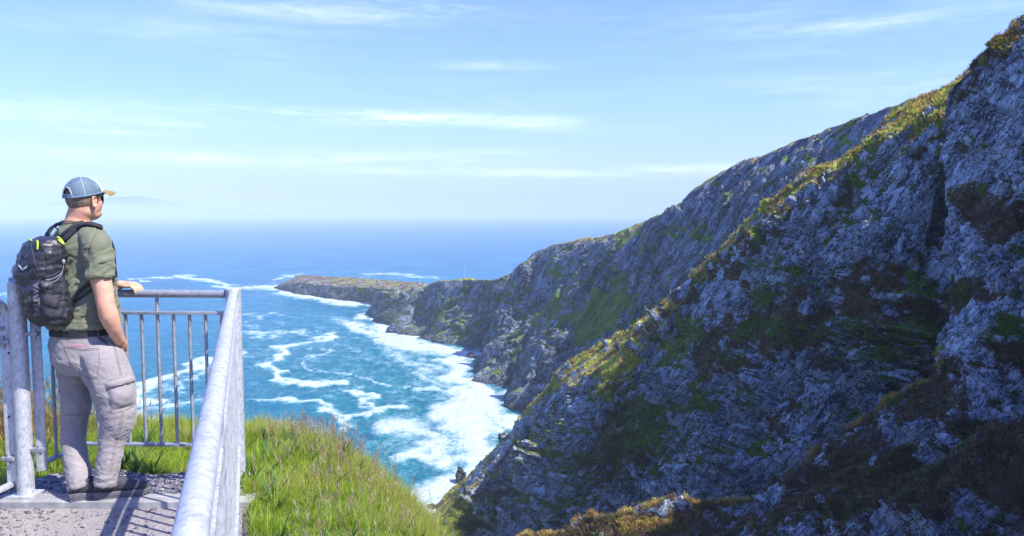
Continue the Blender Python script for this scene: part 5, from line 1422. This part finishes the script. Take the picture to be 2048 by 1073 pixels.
# ------------------------------------------------------------------ backpack he wears
pack = empty('backpack', tuple(P(90, 640, 3.98))); tag(pack, 'black hiking backpack with yellow-green zip pulls worn by the man in the olive T-shirt', 'backpack')
def pack_mat():
    m, t, b, out = mat('black_ripstop'); o = t.geo()
    n = t.noise(o, 10, 5, .6); w = t.noise(o, 700, 2, .5)
    t.link(t.ramp(n, [(.3, (.014, .014, .02)), (.7, (.036, .035, .045))]), b.inputs['Base Color'])
    b.inputs['Roughness'].default_value = .42; b.inputs['Specular IOR Level'].default_value = .6
    t.link(t.bump(t.math('ADD', t.math('MULTIPLY', n, 4), w), .3, .0015), b.inputs['Normal']); return m
M_pack = pack_mat()
def build_pack():
    bm = bmesh.new()
    secs = [(479, 94, .032, .055), (482, 92, .056, .084), (490, 87, .079, .110), (510, 82, .090, .124), (540, 81, .094, .127), (575, 85, .096, .127), (605, 93, .094, .124), (628, 100, .084, .116), (640, 104, .068, .100), (646, 106, .042, .075)]
    loft(bm, [(V3(x, y, 3.93), FD, RDIR, a, b, .78) for y, x, a, b in secs], 40)
    me = fuse('pack_body', bm, .0052, 6, .5)
    v, n = get_vn(me); px, py = project(v)
    w = ridged(v*np.array([7, 7, 9])+5, 3)*.014+fbm(v*np.array([5, 5, 14])+15, 3)*.022
    w += ridged(v*np.array([20, 20, 24])+35, 2)*.0035
    v = v+n*w[:, None]; set_v(me, v)
    po = link('pack_body', me, M_pack, pack)
    bv = bvh_of(me)
    # stretch side pocket, bulging, with a bound top edge
    poly_t = [(82, 568), (96, 590), (112, 599), (133, 602)]
    bm = bmesh.new(); g = []
    nx, ny = 26, 20
    for j in range(ny):
        row = []
        for i in range(nx):
            u, w_ = i/(nx-1), j/(ny-1)
            x = 80+u*53; yt = np.interp(x, [80, 96, 112, 134], [568, 590, 599, 602]); yb = np.interp(x, [80, 100, 134], [628, 641, 636])
            h, nn = hit(bv, x, yt+(yb-yt)*w_)
            if h is None: row.append(None); continue
            e = min(1, 5*min(u, 1-u, 1-w_+.02)); row.append(bm.verts.new(h+nn*(.003+.016*e*(.5+.5*math.sin(min(1, u)*3.1))+.003*math.sin(x*.35+w_*6))))
        g.append(row)
    for j in range(ny-1):
        for i in range(nx-1):
            q = (g[j][i], g[j][i+1], g[j+1][i+1], g[j+1][i])
            if None not in q: bm.faces.new(q)
    sp = bm_obj('side_pocket', bm, simple('black_stretch_mesh', (.035, .034, .042), .7, var=.3, scale=300, bump=.5, bscale=700), pack, ang=80)
    bm = bmesh.new(); L = [v_.co.copy() for v_ in ()]
    pl = surf_line(bv, poly_t, .014, 8); tube_bm(bm, [p for p, _ in pl], .0042, 8); bm_obj('binding', bm, M_black, sp)
    # zip along the top panel, piping, seams
    bm = bmesh.new()
    seam(bv, [(70, 484), (82, 492), (90, 506), (94, 528), (92, 548), (86, 556)], .0032, bm, .001, 8)
    bm_obj('zip', bm, M_black, pack)
    M_thr = simple('grey_thread', (.07, .07, .08), .7)
    for s in ([(62, 488), (66, 510), (72, 532), (82, 552)], [(50, 488), (40, 510), (37, 540)], [(82, 556), (70, 575), (60, 590)], [(118, 492), (122, 520), (124, 556), (126, 598)], [(58, 592), (62, 615), (72, 636)], [(84, 556), (104, 552), (124, 540)]):
        bm = bmesh.new(); seam(bv, s, .0016, bm, .001, 8); bm_obj('seam', bm, M_thr, pack)
    # grey elastic cord in loops
    M_cord = simple('pale_cord', (.22, .25, .34), .6); co = None
    for s in ([(124, 524), (125, 536), (119, 548), (108, 557), (92, 561)], [(125, 532), (122, 546), (113, 560), (103, 567), (90, 569)]):
        L = smooth_line(surf_line(bv, s, .007, 6), 4); bm = bmesh.new(); tube_bm(bm, [p for p, _ in L], .0017, 6); co = bm_obj('elastic_cord', bm, M_cord, pack)
    bm = bmesh.new(); h, nn = hit(bv, 124, 523); ball(bm, h+nn*.008, (.009, .007, .013), seg=12); bm_obj('cord_lock', bm, simple('clear_grey_plastic', (.3, .3, .32), .35), co)
    # yellow-green pulls
    M_neon = simple('neon_cord', (.5, .72, .05), .5, var=.15)
    for s in ([(76, 484), (77, 492), (76, 499)], [(54, 482), (56, 479), (60, 481), (64, 483)], [(113, 477), (118, 478), (122, 483), (126, 490)], [(115, 481), (120, 485), (124, 489)]):
        L = surf_line(bv, s, .006, 5)
        if len(L) < 3: continue
        bm = bmesh.new(); tube_bm(bm, [p for p, _ in L], .0042, 8); bm_obj('zip_pull', bm, M_neon, pack)
    # white bird-shaped emblem
    def emblem(polys, m, name):
        bm = bmesh.new()
        for poly in polys:
            vs = []
            for x, y in poly:
                h, nn = hit(bv, x, y)
                if h is not None: vs.append(bm.verts.new(h+nn*.0022))
            if len(vs) > 2: bm.faces.new(vs)
        bmesh.ops.triangulate(bm, faces=bm.faces)
        return bm_obj(name, bm, m, pack, False)
    M_white = simple('white_print', (.82, .82, .84), .6, var=.04)
    emblem([[(36.5, 527), (40, 532), (44.5, 535), (46.5, 541.5), (42, 538), (38.5, 533.5)], [(46.5, 541.5), (48.5, 534), (51, 533.5), (56.5, 531), (53.5, 537), (49.5, 538)]], M_white, 'emblem')
    # lettering reading up the side, folded into the cloth
    cu = bpy.data.curves.new('txt', 'FONT'); cu.body = 'SALEWA'; cu.size = 1; cu.space_character = 1.05; cu.offset = .012
    to = bpy.data.objects.new('txt', cu); C.objects.link(to)
    dg = bpy.context.evaluated_depsgraph_get(); dg.update(); tm = bpy.data.meshes.new_from_object(to.evaluated_get(dg)); bpy.data.objects.remove(to)
    tb = bmesh.new(); tb.from_mesh(tm); bmesh.ops.triangulate(tb, faces=tb.faces)
    for _ in range(1): bmesh.ops.subdivide_edges(tb, edges=tb.edges, cuts=2, use_grid_fill=False)
    xs = [v_.co.x for v_ in tb.verts]; x0, x1 = min(xs), max(xs); bad = []
    for v_ in tb.verts:
        u = (v_.co.x-x0)/(x1-x0); w_ = v_.co.y/.73
        ppx = 76-u*9-w_*-0+ -0+ (w_-.5)*11; ppy = 632-u*66
        # letters stand sideways: x along the pack's height
        h, nn = hit(bv, 75-u*4-(w_-.5)*12, ppy)
        if h is None: bad.append(v_)
        else: v_.co = h+nn*.0018
    bmesh.ops.delete(tb, geom=bad, context='VERTS')
    bm_obj('lettering', tb, simple('grey_print', (.2, .2, .23), .6, var=.1), pack, False)
    # haul loop
    bm = bmesh.new(); tube_bm(bm, [V3(101, 480, 4.0), V3(99, 463, 4.02), V3(106, 453, 4.05), V3(115, 458, 4.04), V3(118, 474, 4.0), V3(119, 484, 3.99)], .0045, 8); bm_obj('haul_loop', bm, M_black, pack)
    # shoulder strap and load-lifter webbing over the near shoulder
    def strap(name, pts, w, th, off, start=None, end=None, bvh=shirt_bv, it=4):
        L = surf_line(bvh, pts, off, 8)
        if start is not None: L = [(start, L[0][1])]+L
        if end is not None: L = L+[(end, L[-1][1])]
        L = smooth_line(L, it); bm = bmesh.new(); ribbon(bm, L, w, th); return bm_obj(name, bm, M_black, pack)
    strap('shoulder_strap', [(126, 484), (135, 476), (146, 466), (158, 457), (170, 451), (182, 451), (194, 454), (203, 458)], .034, .008, .006, V3(120, 492, 3.98))
    strap('load_lifter', [(122, 476), (134, 466), (146, 456), (156, 449), (166, 447)], .020, .004, .010, V3(116, 482, 4.0))
    # far strap seen as an arc behind the neck
    bm = bmesh.new(); c = [V3(92, 480, 4.12), V3(95, 466, 4.16), V3(103, 455, 4.2), V3(114, 449, 4.22), V3(124, 447, 4.22)]
    L = [(p, Vector((-.3, -.6, .7)).normalized()) for p in c]; ribbon(bm, smooth_line(L, 1), .03, .006); bm_obj('shoulder_strap', bm, M_black, pack)
    # lower straps running forward under the arm
    strap('side_strap', [(140, 604), (152, 590), (165, 578), (178, 568)], .022, .003, .004, V3(134, 608, 3.95))
    strap('side_strap', [(142, 611), (156, 600), (170, 590), (184, 579)], .016, .003, .004, V3(135, 614, 3.95))
    # front strap seen beyond the sleeve
    bm = bmesh.new(); L = [(V3(220, 482, 4.05), Vector((1, 0, .3))), (V3(226, 500, 4.06), Vector((1, 0, .1))), (V3(228, 530, 4.06), Vector((1, 0, 0))), (V3(230, 556, 4.06), Vector((1, -.2, 0)))]
    ribbon(bm, L, .03, .006); bm_obj('shoulder_strap', bm, M_black, pack)
build_pack()
# ------------------------------------------------------------------ boulders, sea rocks, heather, poles
def surf_at(G, px, py):
    qx, qy = project(G); d = np.hypot(qx-px, qy-py)
    near = d < max(1.5, d.min()*1.5+.5)
    Y = np.where(near, G[..., 1], 1e9); i = np.unravel_index(np.argmin(Y), Y.shape)
    return Vector(G[i])
M_boulder = rock_material('boulder_rock', ((.08, .085, .1), (.42, .43, .46)), .9, 3.0)
M_searock = rock_material('sea_rock', ((.06, .055, .055), (.24, .22, .2)), .2, 1.0, wet=True)
def boulder(name, c, r, seed, m, flat_=.7, label=None, cat='rock', group=None, elong=1.0):
    bm = bmesh.new(); bmesh.ops.create_icosphere(bm, subdivisions=5, radius=1)
    v = np.array([tuple(a.co) for a in bm.verts])
    f1, _ = facets(v*1.1+seed*3.3, seed); f2, _ = facets(v*2.6+seed, seed+4); w = fbm(v*1.2+seed, 3)
    v = v*(1+.32*f1+.13*f2+.35*w)[:, None]*np.array([1.0*elong, .85, flat_])*r
    a = seed*1.7; v = np.stack([v[:, 0]*math.cos(a)-v[:, 1]*math.sin(a)*.9, v[:, 0]*math.sin(a)+v[:, 1]*math.cos(a), v[:, 2]+v[:, 0]*.25], -1)
    for p, q in zip(bm.verts, v): p.co = q
    o = bm_obj(name, bm, m, None, False); o.location = c; tag(o, label, cat, group); return o
sp = [(1712, 929, 19, 'big pale boulder standing alone in dark heather on the near slope, lower right'), (1641, 1000, 11, 'pale rounded boulder low on the near slope above the bottom edge'),
      (1668, 985, 10, 'small pale boulder just above and right of the lowest slope boulder'), (1594, 941, 8, 'small white stone sitting on the crest of the near ridge'), (1772, 905, 11, 'blue-grey boulder in heather right of the big lone boulder'),
      (1745, 1046, 12, 'half-buried boulder near the bottom edge below the big lone boulder'), (1582, 985, 8, 'little stone on the near slope just below the ridge crest'), (1652, 893, 11, 'leftmost flat slab of the broken slabs on the ridge crest'),
      (1676, 880, 13, 'second flat slab of the broken slabs on the ridge crest'), (1700, 873, 12, 'third flat slab of the broken slabs on the ridge crest'), (1722, 858, 9, 'rightmost flat slab of the broken slabs on the ridge crest'),
      (1955, 143, 6, 'tiny white stone high on the mountainside near the top right corner'), (1812, 775, 8, 'small boulder on the near ridge crest where it meets the mountainside')]
for k, (px, py, r, lb) in enumerate(sp):
    c = surf_at(GD, px, py); rr = r*c.y/F_PX
    boulder('boulder', c+Vector((0, -.3*rr, .15*rr)), rr, k+1, M_boulder, .5 if 'slab' in lb else .75, lb, 'boulder', 'boulders on the near slope', 1.5 if 'slab' in lb else 1.1)
sc = [(1237, 694, 9, 'dark boulder on the sunlit green shoulder of the middle ridge'), (1222, 768, 5, 'pale pointed stone at the foot of the sunlit green shoulder'), (1003, 874, 8, 'pointed rock on the crest where the lower sunlit scree begins'),
      (1030, 900, 6, 'small rock in the lower sunlit scree of the middle ridge'), (1060, 930, 6, 'grey rock in the scree right of the lower sunlit patch'), (1578, 610, 7, 'pale block in dark heather, left one of two on the middle ridge'), (1592, 668, 9, 'pale block in dark heather, below the other on the middle ridge'), (1778, 630, 15, 'long pale slab lying in the heather of the middle ridge')]
for k, (px, py, r, lb) in enumerate(sc):
    c = surf_at(GC, px, py); rr = r*c.y/F_PX
    boulder('boulder', c+Vector((0, -.3*rr, .2*rr)), rr, k+31, M_boulder, .8, lb, 'boulder', 'boulders on the middle ridge', 1.2)
sr = [(922, 958, 17, 'tall brown rock stack at the foot of the middle ridge, in the surf'), (944, 968, 11, 'lower rock leaning against the brown stack at the ridge foot'), (900, 992, 10, 'rock at the water\'s edge left of the brown stack'),
      (866, 1014, 11, 'rock in the white gap beside the grassy bank'), (1003, 884, 5, 'small dark rock poking out of the surf beside the ridge'), (985, 911, 4, 'very small rock awash in foam below the middle ridge'),
      (944, 712, 10, 'dark wave-washed ledge at the foot of the far cliffs'), (898, 684, 6, 'small reddish rock awash under the far cliffs')]
for k, (px, py, r, lb) in enumerate(sr):
    c = Vector(PZ(px, py+r*.6, SEA)); rr = r*c.y/F_PX
    boulder('sea_rock', c+Vector((0, 0, rr*.25)), rr, k+51, M_searock, 1.3 if 'tall' in lb else .8, lb, 'sea rock', 'rocks standing in the surf')
c = Vector(P(884, 1066, 215)); boulder('boulder', c, 3.0, 71, simple('pale_rock', (.5, .48, .45), .85, var=.3, scale=.8, bump=.8, bscale=4), .7, 'pale boulder in the gap between the grassy bank and the ridge foot', 'boulder', None, 1.4)

def plants_on(name, G, mask, n, rad, bl, bw, k, cols, prob, thresh=.5, up=1.0):
    qx, qy = project(G)
    ok = ((mask > thresh) & (qx > 700) & (qx < 2100) & (qy > -20) & (qy < 1100)).ravel()
    idx = np.flatnonzero(ok)
    if len(idx) == 0: return
    N = grid_normals(G).reshape(-1, 3); P_ = G.reshape(-1, 3)
    # spread by visible area so that near and far patches are equally thick
    ii = rng.choice(idx, n); p = P_[ii]+rng.normal(0, .12, (n, 3)); nn = N[ii]
    nn = np.where((nn*(-p)).sum(1)[:, None] < 0, -nn, nn)
    B = np.repeat(p+nn*.02, k, 0); r_ = np.repeat(rng.uniform(.5, 1.2, n)*rad, k)
    off = rng.normal(0, .5, (n*k, 3))*r_[:, None]; nr = np.repeat(nn, k, 0)
    off -= nr*(off*nr).sum(1)[:, None]
    B = B+off+nr*(np.abs(rng.normal(0, .3, n*k))*r_)[:, None]
    cc = pick(cols, n, prob); cc = np.repeat(cc, k, 0)*rng.uniform(.6, 1.35, (n*k, 1))
    o = blades(name, B, rng.uniform(.6, 1.4, n*k)*bl, rng.uniform(.6, 1.4, n*k)*bw, rng.uniform(0, 6.28, n*k), rng.uniform(.1, 1, n*k), rng.uniform(0, .5, n*k), cc*.75, cc, M_blade, 2)
    tag(o, kind='stuff')
HE = [(.14, .085, .06), (.23, .145, .085), (.36, .23, .11), (.18, .23, .06)]
plants_on('heather_on_near_slope', GD, HD, 15000, .38, .34, .10, 12, HE, [.4, .3, .1, .2])
plants_on('grass_on_near_slope', GD, np.where(SUNTURF['near_mountainside'] < .5, VD, 0), 3000, .35, .34, .06, 12, [(.1, .18, .025), (.18, .28, .04), (.28, .28, .07)], [.5, .3, .2])
plants_on('heather_on_middle_ridge', GC, HC2, 11000, .6, .5, .18, 10, HE, [.4, .3, .1, .2])
for nm, G_, M_, nn_, rad_, bl_, bw_ in (('sunlit_dry_turf_on_middle_ridge', GC, np.where(SUNTURF['middle_ridge'] > .5, VC, 0), 9000, .5, .42, .11), ('sunlit_dry_turf_on_near_ridge', GD, np.where(SUNTURF['near_mountainside'] > .5, VD, 0), 5000, .35, .3, .07)):
    plants_on(nm, G_, M_, nn_, rad_, bl_, bw_, 10, [(.62, .74, .07), (.75, .72, .16), (.68, .42, .14), (.45, .25, .1)], [.35, .2, .25, .2] if 'middle' in nm else [.12, .14, .4, .34], .45)  # yellow and orange blades, sunlight on the ridge turf put into their colour
plants_on('grass_on_middle_ridge', GC, np.where(SUNTURF['middle_ridge'] < .5, VC, 0), 8000, .55, .42, .12, 10, [(.08, .15, .02), (.15, .25, .035), (.27, .34, .06)], [.45, .35, .2])

# two thin marker poles on the far cliff top
M_pole = simple('white_pole', (.7, .72, .74), .6)
for (px, y0, y1, Y, lb) in ((930, 562, 519, 592, 'left one of two thin pale poles on the far clifftop'), (1037, 545, 521, 548, 'right one of two thin pale poles, where the far cliff starts to rise')):
    a, b = Vector(P(px, y0, Y)), Vector(P(px, y1, Y)); b.x, b.y = a.x, a.y
    bm = bmesh.new(); tube_bm(bm, [a, a+(b-a)*.5, b], [.08, .07, .06], 8); o = bm_obj('marker_pole', bm, M_pole); tag(o, lb, 'pole', 'thin poles on the far clifftop')
# ------------------------------------------------------------------ haze: even, pale sea air
def haze():
    x0, x1, y0, y1, z0, z1 = -62000, 62000, -500, 72000, SEA-140, 160
    bm = bmesh.new()
    bmesh.ops.create_cube(bm, size=1)
    for v in bm.verts: v.co = ((x0+x1)/2+v.co.x*(x1-x0), (y0+y1)/2+v.co.y*(y1-y0), (z0+z1)/2+v.co.z*(z1-z0))
    me = bpy.data.meshes.new('haze'); bm.to_mesh(me); bm.free()
    m = bpy.data.materials.new('sea_air'); m.use_nodes = True; t = NT(m.node_tree)
    for n in list(t.n): t.n.remove(n)
    v = t.add('ShaderNodeVolumePrincipled'); v.inputs['Color'].default_value = (.72, .9, .96, 1)
    v.inputs['Density'].default_value = HAZE; v.inputs['Anisotropy'].default_value = -0.2
    out = t.add('ShaderNodeOutputMaterial'); t.link(v.outputs[0], out.inputs['Volume'])
    o = link('haze', me, m); tag(o, kind='stuff')
HAZE = 0.00016
haze()
